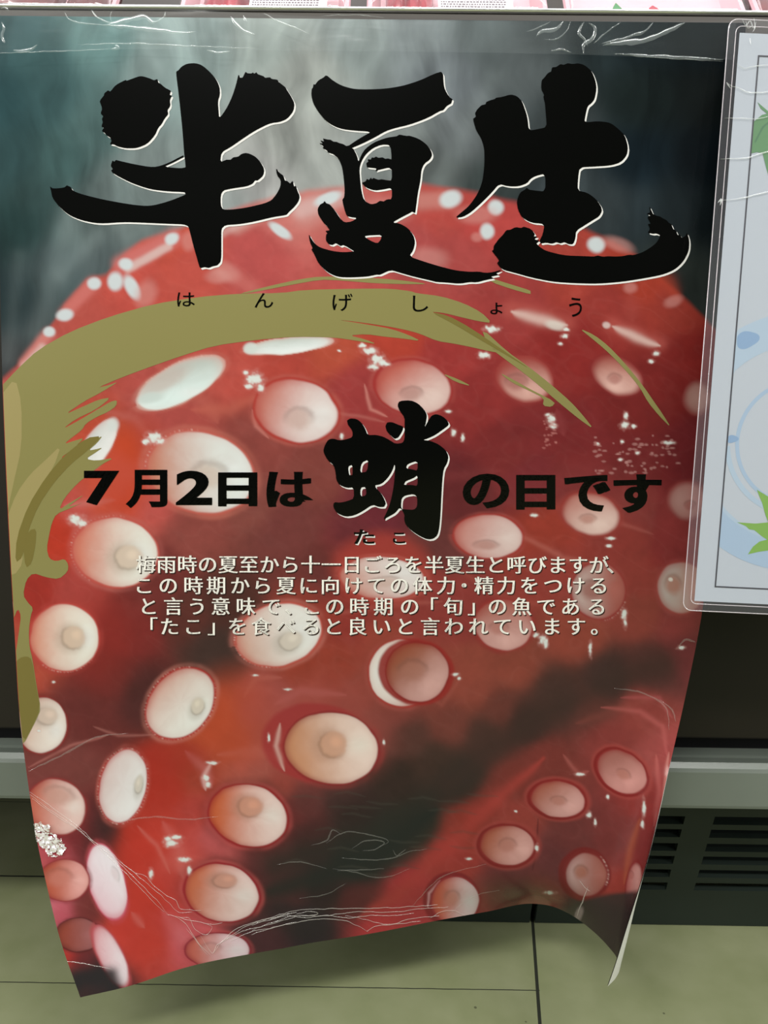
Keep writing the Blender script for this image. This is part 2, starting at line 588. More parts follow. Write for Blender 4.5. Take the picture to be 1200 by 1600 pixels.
tray(-120, 175, 'pink foam meat tray at the left end of the rail with dark reddish meat slices', [(-112, 75, m_meatd), (90, 168, m_meatd)], [])
tray(274, 546, 'pink foam meat tray with dark red meat beside a wide printed white price label', [(306, 392, m_meat)], [(392, 512)])
tray(572, 862, 'pink foam meat tray with lumpy bright red meat at its left side', [(602, 680, m_meat)], [(684, 800)])
tray(888, 1178, 'wide plain pink foam tray right of centre with a small green leaf tip', [], [],
     [('garnish_leaf', m_leaf_pl, 950, 968, .0005, .0095), ('red_sticker_tip', m_meat, 1004, 1026, .0005, .0065)])
tray(1190, 1420, 'pink foam meat tray at the right end above the laminated notice', [(1196, 1300, m_meatd)], [])

# ------------------------------------------------------------------ the poster sheet: a hanging, bulging, curling sheet
PW, PH = 0.515, 0.728
Z_TOP = 0.8165


def prof_len(pts, n=240):
    pts = np.array(pts, float)
    s = np.r_[0, np.cumsum(np.linalg.norm(np.diff(pts, axis=0), axis=1))]
    q = np.linspace(0, s[-1], 900)
    X, Y = herm(s, pts[:, 0], q), herm(s, pts[:, 1], q)
    L = np.r_[0, np.cumsum(np.hypot(np.diff(X), np.diff(Y)))]
    return L / L[-1], X, Y


secs = [
    (0.000, 0.8165, [(-.275, -.0065), (-.1, -.0065), (.1, -.0065), (.240, -.0065)]),
    (0.090, 0.7268, [(-.2745, -.0135), (-.1, -.0145), (.1, -.013), (.2405, -.0085)]),
    (0.260, 0.5585, [(-.272, -.034), (-.15, -.034), (0, -.030), (.12, -.022), (.2405, -.011)]),
    (0.420, 0.3995, [(-.272, -.0405), (-.15, -.036), (0, -.026), (.12, -.014), (.242, -.0085)]),
    (0.520, 0.3000, [(-.272, -.0400), (-.15, -.028), (0, -.014), (.12, -.002), (.195, .0005), (.2305, -.0075)]),
    (0.605, 0.2160, [(-.2635, -.0410), (-.15, -.026), (0, -.008), (.10, .004), (.165, .0055), (.192, -.001), (.2055, -.011), (.2095, -.022), (.2065, -.032)]),
    (0.665, 0.1590, [(-.2500, -.0445), (-.15, -.027), (0, .002), (.10, .017), (.152, .0165), (.180, .005), (.1945, -.009), (.1990, -.021), (.1970, -.032), (.1895, -.043)]),
    (0.728, 0.1040, [(-.2310, -.0490), (-.1985, -.0390), (-.1615, -.0215), (-.074, -.001), (-.0205, .0115), (.058, .035), (.093, .044), (.140, .055),
                     (.1525, .0525), (.1675, .042), (.182, .0225), (.191, .003), (.1945, -.010), (.1935, -.020), (.187, -.031), (.178, -.040)]),
]
SV = np.array([s[0] for s in secs])
SZ = np.array([s[1] for s in secs])
SP = [prof_len(s[2]) for s in secs]


def sheet(u, v, off=0.0):
    """u, v in metres on the flat sheet -> points in space, off = distance out of the printed face"""
    u = np.asarray(u, float).ravel(); v = np.asarray(v, float).ravel()

    def raw(u, v):
        q = np.clip(u / PW, 0, 1)
        XX = np.stack([np.interp(q, L, X) for L, X, Y in SP])
        YY = np.stack([np.interp(q, L, Y) for L, X, Y in SP])
        x = herm(SV, XX, v); y = herm(SV, YY, v)
        z = herm(SV, SZ, v)
        # pressed fold across the lower left corner
        a = np.array([0.004, 0.578]); b = np.array([0.175, 0.722])
        n = np.array([-(b - a)[1], (b - a)[0]]) / np.linalg.norm(b - a)
        d = (u - a[0]) * n[0] + (v - a[1]) * n[1]
        y = y - 0.10 * np.log1p(np.exp(np.clip(d / 0.004, -40, 40))) * 0.004
        # soft waves of the loose lower part
        w = np.clip((v - 0.40) / 0.3, 0, 1)
        y = y + 0.0011 * w * np.sin(v * 62 + 9 * u) * np.cos(u * 21 + 1.0)
        return np.stack([x, y, z], -1)
    P = raw(u, v)
    if np.any(off):
        e = 4e-4
        du = raw(u + e, v) - raw(u - e, v); dv = raw(u, v + e) - raw(u, v - e)
        n = np.cross(du, dv)
        n /= np.linalg.norm(n, axis=1, keepdims=True) + 1e-12
        n *= np.where(n[:, 1:2] > 0, 1, 1)
        P = P + n * (-np.asarray(off) if FLIP else np.asarray(off)).reshape(-1, 1)
    return P


FLIP = False
_t = sheet([0.2], [0.2], [0.01]) - sheet([0.2], [0.2])
FLIP = bool(_t[0, 1] > 0)


_GU, _GV = np.meshgrid(np.linspace(0, PW * 0.93, 60), np.linspace(0, PH, 80), indexing='ij')
_GP = proj(sheet(_GU, _GV))


def px_uv(pts):
    """where on the sheet a point of the printed picture lies"""
    pts = np.asarray(pts, float).reshape(-1, 2)
    uv = np.empty_like(pts)
    gu, gv = _GU.ravel(), _GV.ravel()
    for k in range(0, len(pts), 2000):
        d = ((pts[k:k + 2000, None, :] - _GP[None]) ** 2).sum(-1)
        j = d.argmin(1)
        uv[k:k + 2000, 0], uv[k:k + 2000, 1] = gu[j], gv[j]
    e = 2e-4
    for it in range(7):
        u, v = uv[:, 0], uv[:, 1]
        p = proj(sheet(u, v)); r = pts - p
        a = (proj(sheet(u + e, v)) - p) / e; b = (proj(sheet(u, v + e)) - p) / e
        det = a[:, 0] * b[:, 1] - a[:, 1] * b[:, 0]
        det = np.where(np.abs(det) < 1e3, 1e3, det)
        uv[:, 0] += np.clip((r[:, 0] * b[:, 1] - r[:, 1] * b[:, 0]) / det, -.02, .02)
        uv[:, 1] += np.clip((a[:, 0] * r[:, 1] - a[:, 1] * r[:, 0]) / det, -.02, .02)
        uv[:, 0] = np.clip(uv[:, 0], 0.0, PW); uv[:, 1] = np.clip(uv[:, 1], 0.0, PH)
    return uv
# ------------------------------------------------------------------ the printed picture (pigment of every point of the sheet)
SMOKE = [(20,60,60,88,92),(150,60,95,125,125),(60,150,52,78,80),(100,250,56,80,80),(30,350,30,50,50),(20,480,32,46,49),(90,420,62,74,76),
 (130,350,85,98,98),(200,340,95,105,105),(250,120,118,134,134),(300,60,128,144,144),(420,60,140,150,148),(480,120,148,153,150),(450,230,150,154,151),
 (420,270,150,150,150),(500,250,148,152,150),(560,60,122,132,132),(650,60,112,120,123),(700,120,92,98,103),(720,220,88,93,96),(690,270,75,80,80),
 (760,290,52,60,60),(760,60,82,90,92),(820,100,72,78,80),(850,60,58,64,66),(930,60,34,44,47),(1000,60,18,27,31),(1100,60,9,17,21),(1000,150,20,28,28),
 (1100,150,13,17,17),(1000,250,14,24,30),(1100,250,9,15,19),(950,330,45,52,55),(1000,340,30,38,42),(1060,330,24,31,34),(1090,440,33,38,36),(1050,410,37,43,41),
 (220,260,108,118,118),(10,250,40,62,64),(160,200,72,96,96),(60,520,52,60,62),(20,560,60,62,64),(160,410,72,82,84),(1110,340,14,20,22),(60,310,46,66,66),
 (880,200,48,54,56),(860,300,50,57,60),(330,320,128,134,134),(60,90,52,78,80),(20,150,38,64,68),(180,300,92,104,104),(620,250,110,116,116),(600,220,120,126,126)]
BODY = [(60,540,190,92,86),(110,500,188,85,76),(200,430,200,85,75),(300,400,198,86,76),(280,375,200,82,66),(400,400,192,86,84),(450,330,206,120,114),
 (520,340,198,106,100),(560,400,195,86,84),(700,330,188,78,72),(750,350,190,75,72),(650,400,178,80,79),(720,400,175,76,74),(800,460,166,66,64),
 (900,430,176,70,60),(1000,430,170,62,46),(1060,480,158,60,50),(950,480,158,60,54),(1080,560,138,44,41),(1050,600,130,42,40),(900,540,148,48,46),
 (1000,640,125,42,41),(900,700,128,45,47),(1000,720,120,42,44),(1080,700,115,41,44),(800,700,130,48,49),(750,620,150,54,53),(700,560,165,60,58),
 (620,520,186,70,55),(520,540,190,84,64),(560,610,164,64,63),(440,560,186,75,64),(380,560,196,85,75),(250,650,186,84,78),(230,690,160,78,76),(420,700,150,74,68),
 (480,740,138,70,64),(400,780,140,75,69),(300,830,150,74,69),(450,820,122,60,59),(560,845,112,45,54),(600,800,114,42,54),(680,840,110,54,55),
 (720,780,106,40,45),(830,750,130,48,54),(900,750,134,52,54),(1000,800,140,58,57),(1050,850,150,61,60),(850,830,162,60,49),(980,840,150,58,54),
 (1000,900,154,62,57),(860,890,154,61,56),(250,900,122,50,50),(300,960,98,48,45),(350,950,82,45,42),(340,1010,72,50,48),(200,990,134,45,45),
 (180,1060,118,45,45),(220,1085,84,40,42),(140,1130,112,48,48),(110,1190,128,64,62),(330,1130,198,84,54),(370,1170,186,80,54),(300,1205,172,64,48),
 (250,1225,180,48,38),(300,1280,186,68,62),(330,1310,196,90,92),(540,950,152,55,50),(600,990,166,72,60),(520,1045,162,65,52),(470,1055,168,66,50),
 (640,960,150,59,57),(720,960,150,59,57),(740,1080,150,72,61),(700,1130,126,64,57),(640,1150,92,56,51),(620,1220,58,42,39),(680,1190,70,49,44),
 (560,1280,54,38,38),(480,1310,78,40,42),(500,1390,50,34,37),(650,1290,48,47,41),(600,1310,44,48,43),(560,1350,38,41,39),(800,1040,150,72,60),
 (900,990,154,71,59),(1000,960,150,67,59),(1060,975,144,59,59),(870,1090,76,50,47),(950,1062,70,47,46),(1020,1042,88,50,49),(1075,1015,118,50,54),
 (930,1110,104,56,52),(1000,1110,152,66,62),(950,1150,145,61,59),(850,1190,128,55,51),(800,1230,128,55,50),(760,1270,150,58,52),(700,1340,176,62,58),
 (640,1400,188,56,62),(730,1290,158,58,50),(800,1275,166,68,62),(900,1310,116,54,54),(870,1350,108,51,54),(800,1385,112,50,54),(960,1310,126,54,54),
 (1010,1250,150,56,55),(1035,1180,168,78,76),(660,1420,180,58,64),(960,1390,158,60,54),(560,1410,96,40,44),(590,1440,190,60,64),(440,1430,50,38,42),
 (430,1330,104,50,52),(460,1390,86,42,46),(420,1450,80,44,50),(780,1110,112,58,52),(820,1130,68,46,44),(760,1150,76,50,46),(720,1220,60,44,40),
 (150,790,205,85,65),(190,770,205,75,55),(90,840,200,62,45),(60,930,170,50,44),(110,930,180,70,66),(40,1010,190,80,64),(240,780,200,90,84),
 (200,700,200,80,52),(170,740,206,84,62),(130,800,206,92,86),(215,740,206,92,80),(120,1300,130,46,52),(60,1350,200,90,96),(80,1330,190,80,92),
 (220,1330,196,60,50),(240,1400,196,62,52),(190,1460,200,66,58),(230,1470,200,68,58),(270,1430,205,72,70),(290,1460,212,96,104),(200,1300,190,56,44),
 (250,1310,202,70,60),(170,1300,60,38,42),(150,1310,90,40,44),(90,1430,190,84,98),(75,1420,205,110,124),(140,1420,120,52,52),(100,1500,190,56,52),
 (120,1530,56,44,46),(150,1525,48,42,46),(130,1510,110,44,50),(300,1330,204,82,78),(280,1350,214,110,104),(410,1240,120,56,52),(440,1230,160,70,62),
 (450,1270,120,50,52),(400,1210,176,90,80),(380,1195,190,92,80),(420,1110,180,88,84),(440,1090,176,86,82),(420,1150,176,84,70),(620,1110,128,64,60),
 (330,1370,128,60,60),(270,1380,200,74,70),(430,1380,92,44,48),(480,1440,44,36,42),(900,1440,62,50,50),(950,1440,58,46,48),(940,1470,56,44,46),
 (985,1330,140,56,56),(560,960,150,54,50),(500,900,108,50,50),(480,920,120,56,54),(560,880,168,66,60),(660,930,152,60,58),(480,1090,176,82,74),
 (590,1120,130,68,62),(560,1090,160,74,66),(730,1050,156,74,62),(620,960,154,62,56),(540,1240,70,46,46),(470,1250,100,52,52),(740,1425,156,58,60),(790,1412,128,56,56),(850,1402,142,60,58)]
SMOKE = np.array(SMOKE, float); BODY = np.array(BODY, float)


def field(x, y, S_, sig):
    num = np.zeros((len(x), 3), np.float32); den = np.full(len(x), 1e-6, np.float32)
    L = lin(S_[:, 2:5]) ** 0.5
    for (sx, sy), c in zip(S_[:, :2], L):
        d2 = ((x - sx) ** 2 + (y - sy) ** 2)
        w = 1.0 / (1.0 + d2 / (sig * sig)) ** 3
        num += w[:, None] * c.astype(np.float32); den += w
    return (num / den[:, None]) ** 2


def sm(e0, e1, v):
    t = np.clip((v - e0) / (e1 - e0), 0, 1)
    return t * t * (3 - 2 * t)


def paint(x, y):
    x = x.astype(np.float32); y = y.astype(np.float32)
    # a little wander so no edge of the picture is ruler-perfect
    wx = x + 3.0 * (fbm(x / 26, y / 26, 3, 2) - 0.5); wy = y + 3.0 * (fbm(x / 26, y / 26, 9, 2) - 0.5)
    C = field(x, y, SMOKE, 46)
    wisp = fbm(x / 34 + 0.5 * fbm(x / 90, y / 120, 5, 2) * 5, y / 150, 21, 5) - 0.5
    puff = fbm(x / 70, y / 80, 33, 4) - 0.5
    C *= 1.42 * (1 + 1.0 * wisp + 0.55 * puff)[:, None]
    # vertical veils of smoke
    for x0, y0, x1, y1, w, k in ((272, 20, 285, 120, 22, .05), (205, 30, 250, 110, 10, .06), (560, 40, 700, 30, 30, .03), (770, 120, 690, 280, 16, .05),
                                 (110, 330, 60, 520, 18, .05), (150, 370, 95, 430, 14, .06), (700, 110, 660, 200, 20, .04), (30, 400, 12, 560, 12, .03)):
        C += (k * np.exp(-(segd(wx, wy, x0, y0, x1, y1) / w) ** 2))[:, None] * np.array([0.85, 1, 1], np.float32)
    B = field(wx, wy, BODY, 26)
    tex = fbm(x / 30, y / 24, 51, 4) - 0.5
    B *= (1 + 0.26 * tex + 0.10 * (fbm(x / 8, y / 8, 61, 2) - 0.5))[:, None]
    rd = 1 - np.abs(2 * fbm((x * 0.8 + y * 0.5) / 46, (y * 0.8 - x * 0.5) / 22, 131, 2) - 1) * 2
    B += (0.014 * np.clip(rd - 0.72, 0, 1) * 3.5 * np.clip(B[:, 0] / 0.35, 0, 1))[:, None] * np.array([1.0, .62, .56], np.float32)
    # outline of the octopus against the smoke
    top = np.interp(wx, [-40, 0, 25, 50, 75, 100, 135, 165, 190, 222, 270, 320, 390, 440, 480, 560, 640, 700, 760, 810, 900, 960, 1000, 1040, 1080, 1110, 1160],
                    [650, 596, 574, 545, 516, 478, 438, 430, 402, 376, 362, 340, 318, 306, 298, 290, 284, 293, 304, 318, 352, 378, 402, 438, 476, 506, 560])
    m = sm(-7, 7, wy - top)
    C = C * (1 - m)[:, None] + B * m[:, None]

    def put(mask, col, idx=None):
        mask = np.clip(mask, 0, 1)
        c = np.asarray(lin(col), np.float32)
        if idx is None:
            C[:] = C * (1 - mask)[:, None] + c * mask[:, None]
        else:
            C[idx] = C[idx] * (1 - mask)[:, None] + c * mask[:, None]

    def near(cx, cy, r):
        return np.nonzero((np.abs(x - cx) < r) & (np.abs(y - cy) < r))[0]

    def stroke(pts, w, col, k=1.0, soft=1.0, taper=True):
        pts = np.array(pts, float)
        c, r = pts.mean(0), np.abs(pts - pts.mean(0)).max() + 4 * w + 6
        i = near(c[0], c[1], r)
        if not len(i):
            return
        d = np.full(len(i), 1e9, np.float32); t = np.zeros(len(i), np.float32)
        n = len(pts) - 1
        for q in range(n):
            dd, tt = segd(wx[i], wy[i], *pts[q], *pts[q + 1], True)
            b = dd < d
            d[b] = dd[b]; t[b] = (q + tt[b]) / n
        ww = w * (np.sqrt(np.clip(4 * t * (1 - t), 0.05, 1)) if taper else 1)
        put(k * np.exp(-(d / ww) ** (2 * soft)), col, i)

    def ell(cx, cy, a, b, rot):
        i = near(cx, cy, max(a, b) * 1.75 + 14)
        r = math.radians(rot)
        dx, dy = wx[i] - cx, wy[i] - cy
        p, q = dx * math.cos(r) + dy * math.sin(r), -dx * math.sin(r) + dy * math.cos(r)
        return i, p / a, q / b

    def spot(cx, cy, a, b, rot, col, k=1.0, soft=0.5):
        i, p, q = ell(cx, cy, a, b, rot)
        put(k * sm(1 + soft / 2, 1 - soft / 2, np.hypot(p, q)), col, i)

    # dark hollow between the two arms and the lit upper edge of the lower arm
    stroke([(430, 1350), (560, 1310), (650, 1270), (730, 1205)], 28, (46, 44, 41), 0.8, 1.0, False)
    stroke([(700, 1225), (780, 1165), (850, 1118), (960, 1064), (1040, 1038)], 21, (66, 46, 43), 0.62, 1.0, False)
    stroke([(400, 1400), (500, 1370), (600, 1330), (680, 1265)], 26, (38, 42, 40), 0.85)
    stroke([(560, 1435), (620, 1398), (690, 1335), (770, 1255), (850, 1185)], 13, (196, 72, 66), 0.45)
    for k_ in range(26):
        cx, cy = 440 + 330 * rng.random(), 1240 + 130 * rng.random()
        if cy > 1290 + (620 - cx) * 0.35 + 60:
            continue
        stroke([(cx, cy), (cx + 22, cy - 6 + 10 * rng.random()), (cx + 50, cy + 4)], 2.2, (78, 76, 68), 0.28)
    # flowing membranes and wet lines on the skin
    for pts, w, col, k in (
        ([(770, 820), (830, 845), (880, 872), (930, 880)], 5, (196, 110, 100), .5), ([(880, 800), (960, 815), (1020, 835)], 4, (190, 105, 98), .35),
        ([(700, 880), (780, 930), (850, 945)], 6, (176, 82, 72), .4), ([(520, 960), (600, 945), (690, 940)], 5, (186, 96, 88), .45),
        ([(380, 1090), (400, 1060), (440, 1058)], 5, (200, 110, 100), .5), ([(430, 1100), (470, 1080), (540, 1085)], 7, (204, 110, 108), .55),
        ([(340, 1180), (400, 1170), (450, 1190)], 8, (204, 112, 100), .5), ([(290, 1175), (320, 1200), (330, 1230)], 8, (208, 120, 118), .55),
        ([(330, 1190), (318, 1215), (322, 1235)], 4, (238, 190, 186), .7), ([(215, 1290), (245, 1320), (265, 1365)], 4, (220, 130, 122), .7),
        ([(255, 1285), (280, 1330), (285, 1370)], 11, (222, 130, 126), .55), ([(205, 1425), (225, 1450)], 6, (226, 140, 134), .6),
        ([(255, 1425), (280, 1455), (300, 1480)], 14, (224, 120, 126), .5), ([(150, 640), (210, 655), (240, 690)], 7, (196, 110, 104), .4),
        ([(240, 565), (330, 640), (340, 660)], 12, (206, 112, 98), .35), ([(300, 640), (360, 640), (400, 620)], 10, (208, 110, 92), .4),
        ([(480, 640), (560, 650), (600, 660)], 3, (210, 130, 122), .35), ([(570, 600), (580, 640), (605, 652)], 3, (226, 150, 140), .6),
        ([(395, 640), (400, 665), (420, 685)], 3, (228, 150, 140), .6), ([(660, 1080), (690, 1100), (720, 1060)], 4, (186, 100, 90), .35),
        ([(940, 1105), (1000, 1112), (1035, 1135), (1042, 1180)], 5, (196, 100, 98), .55), ([(970, 1090), (1030, 1090), (1050, 1120)], 4, (186, 90, 92), .5),
        ([(880, 1180), (905, 1210), (920, 1205)], 4, (200, 110, 104), .4), ([(1025, 1180), (1030, 1240), (1022, 1290)], 5, (206, 110, 106), .6),
        ([(1045, 1175), (1040, 1215), (1035, 1250)], 3, (226, 150, 140), .6), ([(1000, 1280), (985, 1330), (975, 1380)], 6, (178, 90, 66), .6),
        ([(840, 1280), (838, 1330), (832, 1360)], 2.2, (92, 30, 36), .7), ([(1010, 1095), (900, 1130)], 8, (164, 82, 74), .25),
        ([(620, 720), (700, 745), (780, 735)], 10, (150, 66, 68), .3), ([(870, 640), (880, 680)], 8, (158, 72, 74), .4),
        ([(420, 470), (380, 440), (340, 420)], 12, (214, 128, 120), .4), ([(1010, 400), (1045, 440), (1060, 470)], 12, (186, 72, 52), .5),
        ([(985, 460), (988, 500)], 14, (172, 76, 68), .45), ([(145, 1135), (185, 1150), (240, 1148)], 2.5, (178, 110, 104), .55),
        ([(45, 1200), (110, 1165), (170, 1148)], 2.5, (190, 116, 110), .6), ([(100, 790), (140, 785), (180, 780)], 6, (214, 128, 122), .5)):
        stroke(pts, w, col, k)
    # big soft bodies that carry the stalked suckers
    spot(360, 1120, 66, 72, 30, (196, 76, 48), .55, 1.0); spot(245, 1235, 44, 58, 20, (186, 54, 42), .6, .9)
    spot(270, 1180, 44, 26, 0, (176, 50, 40), .5, 1.0); spot(470, 960, 50, 44, 20, (178, 68, 54), .5, 1.0)
    spot(150, 1000, 52, 66, 0, (160, 44, 40), .45, 1.0); spot(205, 730, 46, 70, 20, (206, 74, 44), .6, .9); spot(175, 745, 30, 40, 0, (208, 88, 72), .5, 1.0)
    spot(500, 1140, 108, 84, 0, (176, 82, 76), .45, .8); spot(640, 1052, 84, 64, 0, (160, 72, 62), .5, .8); spot(597, 890, 76, 58, 0, (180, 66, 58), .75, .5)
    spot(235, 1350, 60, 72, 30, (198, 56, 44), .5, 1.0); spot(215, 1450, 50, 50, 0, (202, 60, 50), .5, 1.0)

    def sucker(cx, cy, a, b, rot, lo, hi, ang, nub=None, rim=(178, 48, 48), glow=(205, 120, 112), pw=1.0, edge=0.10, dark=0.0):
        soft = edge * (0.55 if edge < 0.15 else 1.0)
        i, p, q = ell(cx, cy, a, b, rot)
        d = np.hypot(p, q)
        if dark:                                                    # socket round the cup
            put(dark * sm(1.42, 1.02, d), (84, 30, 30), i)
        th = np.arctan2(q, p)
        va = fbm(th * 1.7 + cx, d * 0 + cy, 77, 3)                  # rims are never even all the way round
        put(0.75 * va * np.exp(-((d - 1.09) / 0.07) ** 2), glow, i)  # wet outer ring
        put(0.92 * sm(1.05 + 0.06 * va, 1.01, d), rim, i)
        g = (wx[i] - cx) * math.cos(math.radians(ang)) / a + (wy[i] - cy) * math.sin(math.radians(ang)) / b
        if min(hi) > 165:                                           # pale, lit cups
            hi = tuple(min(254, v * 1.12 + 8) for v in hi)
            lo = tuple(min(246, v * 1.02 + 2) for v in lo)
        else:
            hi = tuple(min(252, v * 1.08 + 4) for v in hi)
        t = sm(-0.85, 0.82, g + 0.12 * (fbm(x[i] / 12, y[i] / 12, 71, 3) - 0.5)) ** pw
        cc = lin(np.asarray(lo)) * (1 - t)[:, None] + lin(np.asarray(hi)) * t[:, None]
        # translucent pink shoulder just inside the rim
        sh = (0.55 * np.exp(-((1 - d) / (edge * 1.5)) ** 2) * (1 - 0.7 * t))[:, None]
        cc = cc * (1 - sh) + lin(np.array(rim)) * sh
        mk = sm(1.0 + soft / 3, 1.0 - soft, d + 0.03 * (va - 0.5))[:, None]
        C[i] = C[i] * (1 - mk) + cc.astype(np.float32) * mk
        ax, ay = math.cos(math.radians(ang)), math.sin(math.radians(ang))
        gx_, gy_ = (wx[i] - cx) / a, (wy[i] - cy) / b
        bright = tuple(min(250, int(v * 1.07) + 4) for v in hi)
        put(0.55 * np.exp(-(((gx_ - 0.62 * ax) / 0.30) ** 2 + ((gy_ - 0.62 * ay) / 0.30) ** 2)) * sm(0.98, 0.86, d), bright, i)
        put(0.12 * sm(.2, 1, fbm(th * 3 + cx, d * 2.2, 78, 3)) * sm(1.0, .7, d), tuple(int(v * .86) for v in lo), i)
        if nub:
            nx, ny, na, nb, nr, nc, style = nub
            j, p, q = ell(nx, ny, na, nb, nr)
            e = np.hypot(p, q) + 0.16 * (fbm(x[j] / 7, y[j] / 7, 140, 2) - 0.5)
            nc = tuple(0.70 * v + 0.30 * w for v, w in zip(nc, hi))
            base = C[j].copy()
            shade = lin(np.array(nc)) * 0.62
            if style == 'pit':
                put(0.66 * sm(1.30, 0.45, e), nc, j)
                put(0.35 * np.exp(-((e - 1.0) / 0.22) ** 2) * sm(0.6, -0.6, q), tuple(int(v * .72) for v in nc), j)
            else:
                put(0.45 * sm(1.75, 0.8, np.hypot(p + 0.30, q - 0.05)), tuple(int(v * .84) for v in nc), j)
                put(0.70 * sm(1.14, 0.78, e), nc, j)
                put(0.55 * np.exp(-((e - 0.98) / 0.14) ** 2) * sm(-0.6, 0.7, -p * 0.8 + q * 0.5), tuple(int(v * .76) for v in nc), j)
                put(0.6 * sm(0.62, 0.1, np.hypot(p - 0.22, q + 0.2)), tuple(min(255, int(v * 1.10) + 4) for v in nc), j)

    W, PK = (206, 222, 218), (212, 132, 118)
    # top arm, out-of-focus rims
    for (x0, y0, x1, y1, w, col, k) in ((190, 414, 270, 372, 15, (214, 120, 116), .9), (200, 420, 262, 385, 7, (222, 190, 186), .9), (102, 490, 146, 443, 11, (214, 120, 114), .9),
                                        (40, 566, 76, 522, 10, (216, 132, 126), .9), (66, 545, 40, 572, 8, (226, 190, 184), .8), (500, 322, 480, 330, 26, (222, 170, 164), .5),
                                        (660, 314, 700, 312, 15, (214, 150, 142), .6), (470, 328, 545, 306, 14, (226, 196, 194), .55), (430, 318, 370, 356, 12, (216, 160, 152), .6),
                                        (380, 345, 330, 372, 9, (222, 190, 186), .5)):
        stroke([(x0, y0), (x1, y1)], w, col, k, 1.6, False)
    for a_ in ((196, 413, 11, 9, 0), (268, 373, 11, 9, -30), (101, 492, 13, 9, -10), (147, 443, 10, 9, 0), (77, 519, 9, 8, 0), (206, 449, 10, 20, -28), (180, 440, 12, 14, 0),
               (512, 311, 22, 9, -22), (704, 311, 17, 13, -20), (775, 324, 12, 12, 0), (761, 361, 11, 12, 0), (437, 360, 20, 8, 36), (932, 382, 13, 12, 0)):
        spot(*a_, (216, 226, 230), .95, .7)
    for a_ in ((745, 370, 8, 7, 0), (966, 382, 24, 10, 20), (228, 460, 16, 22, 20), (294, 377, 10, 14, 0), (340, 432, 18, 10, 0), (352, 424, 22, 14, 20), (745, 335, 30, 14, 0), (1052, 470, 14, 8, -20),
               (985, 450, 10, 8, 0), (600, 330, 40, 20, 0), (668, 405, 30, 18, 0)):
        spot(*a_, (222, 158, 152), .45, 1.0)
    for x0, y0, x1, y1, w in ((800, 486, 886, 508, 9), (958, 510, 1030, 540, 7)):
        stroke([(x0, y0 - 3), (x1, y1 - 3)], w * 1.7, (196, 96, 88), .55, 1.2, False)
        stroke([(x0, y0), ((x0 + x1) / 2, (y0 + y1) / 2 + 2), (x1, y1)], w, (226, 190, 182), .9, 1.1)
    spot(868, 509, 16, 7, 14, (228, 218, 210), .8, .9); spot(948, 508, 6, 5, 0, (226, 200, 196), .9, .8)

    # the suckers, one by one
    sucker(282, 598, 74, 29, -27, (196, 202, 196), W, 60, None, (222, 176, 166), (206, 120, 108), 0.7, .10)
    spot(255, 597, 44, 13, -30, (204, 176, 166), .55, 1.0); spot(235, 622, 20, 8, -10, (214, 226, 222), .8, .8)
    sucker(452, 540, 68, 13, -6, (200, 206, 200), (214, 226, 220), 60, None, (222, 180, 170), (206, 120, 108), 0.7, .16)
    spot(392, 544, 11, 9, 0, (222, 230, 226), .9, .6)
    sucker(463, 642, 66, 49, 12, (206, 128, 116), (214, 204, 202), 15, (467, 655, 22, 17, 0, (200, 158, 146), 'pit'), (186, 66, 58), (196, 100, 90), 0.75, .12)
    sucker(645, 605, 60, 42, 12, (200, 108, 96), (206, 178, 172), 40, (643, 616, 17, 11, 0, (168, 112, 104), 'pit'), (172, 56, 54), (186, 90, 84), 0.8, .14)
    sucker(820, 592, 45, 35, 18, (176, 92, 84), (206, 160, 150), 70, (808, 597, 17, 13, 0, (152, 80, 76), 'pit'), (164, 66, 62), (160, 62, 60), 0.8, .22)
    sucker(964, 587, 41, 28, 28, (190, 120, 108), (214, 170, 160), 100, (960, 592, 11, 9, 0, (158, 86, 80), 'pit'), (150, 58, 56), (140, 50, 50), 0.8, .28)
    sucker(1090, 622, 22, 27, 0, (190, 150, 140), (178, 130, 122), 0, None, (140, 56, 54), (130, 50, 50), 1, .4)
    sucker(313, 738, 85, 63, 14, (206, 138, 116), (210, 216, 214), -5, (326, 744, 28, 22, 0, (206, 170, 150), 'pit'), (206, 104, 92), (206, 116, 102), 0.62, .09)
    sucker(180, 863, 66, 54, 8, (220, 134, 114), (216, 216, 208), 5, (201, 871, 22, 19, 0, (224, 190, 166), 'nub'), (206, 92, 84), (204, 110, 104), 0.7, .09)
    sucker(101, 996, 54, 52, 0, (226, 158, 136), (226, 216, 206), 0, (115, 996, 19, 18, 0, (220, 178, 150), 'nub'), (200, 76, 70), (190, 70, 66), 0.6, .09)
    sucker(65, 1133, 40, 44, 0, (214, 170, 152), (224, 210, 202), 20, (74, 1119, 17, 14, 0, (216, 186, 168), 'nub'), (150, 44, 46), (120, 44, 44), 0.6, .09)
    sucker(282, 1099, 61, 47, -48, (222, 168, 154), (228, 224, 214), 35, (309, 1103, 15, 10, -65, (222, 202, 180), 'nub'), (186, 52, 50), (214, 132, 120), 0.55, .10)
    sucker(192, 1228, 58, 36, -78, (226, 190, 186), (226, 226, 226), 15, (217, 1226, 15, 6, -80, (216, 200, 180), 'nub'), (190, 62, 60), (206, 104, 96), 0.5, .10)
    sucker(88, 1261, 47, 43, 28, (206, 112, 92), (222, 190, 184), 0, (92, 1244, 24, 15, 10, (194, 134, 118), 'pit'), (156, 52, 54), (130, 52, 54), 0.9, .12)
    sucker(388, 1274, 62, 48, 14, (204, 100, 62), (222, 196, 190), 0, (392, 1260, 20, 16, 0, (204, 124, 92), 'nub'), (160, 36, 42), (196, 84, 84), 0.9, .08, .35)
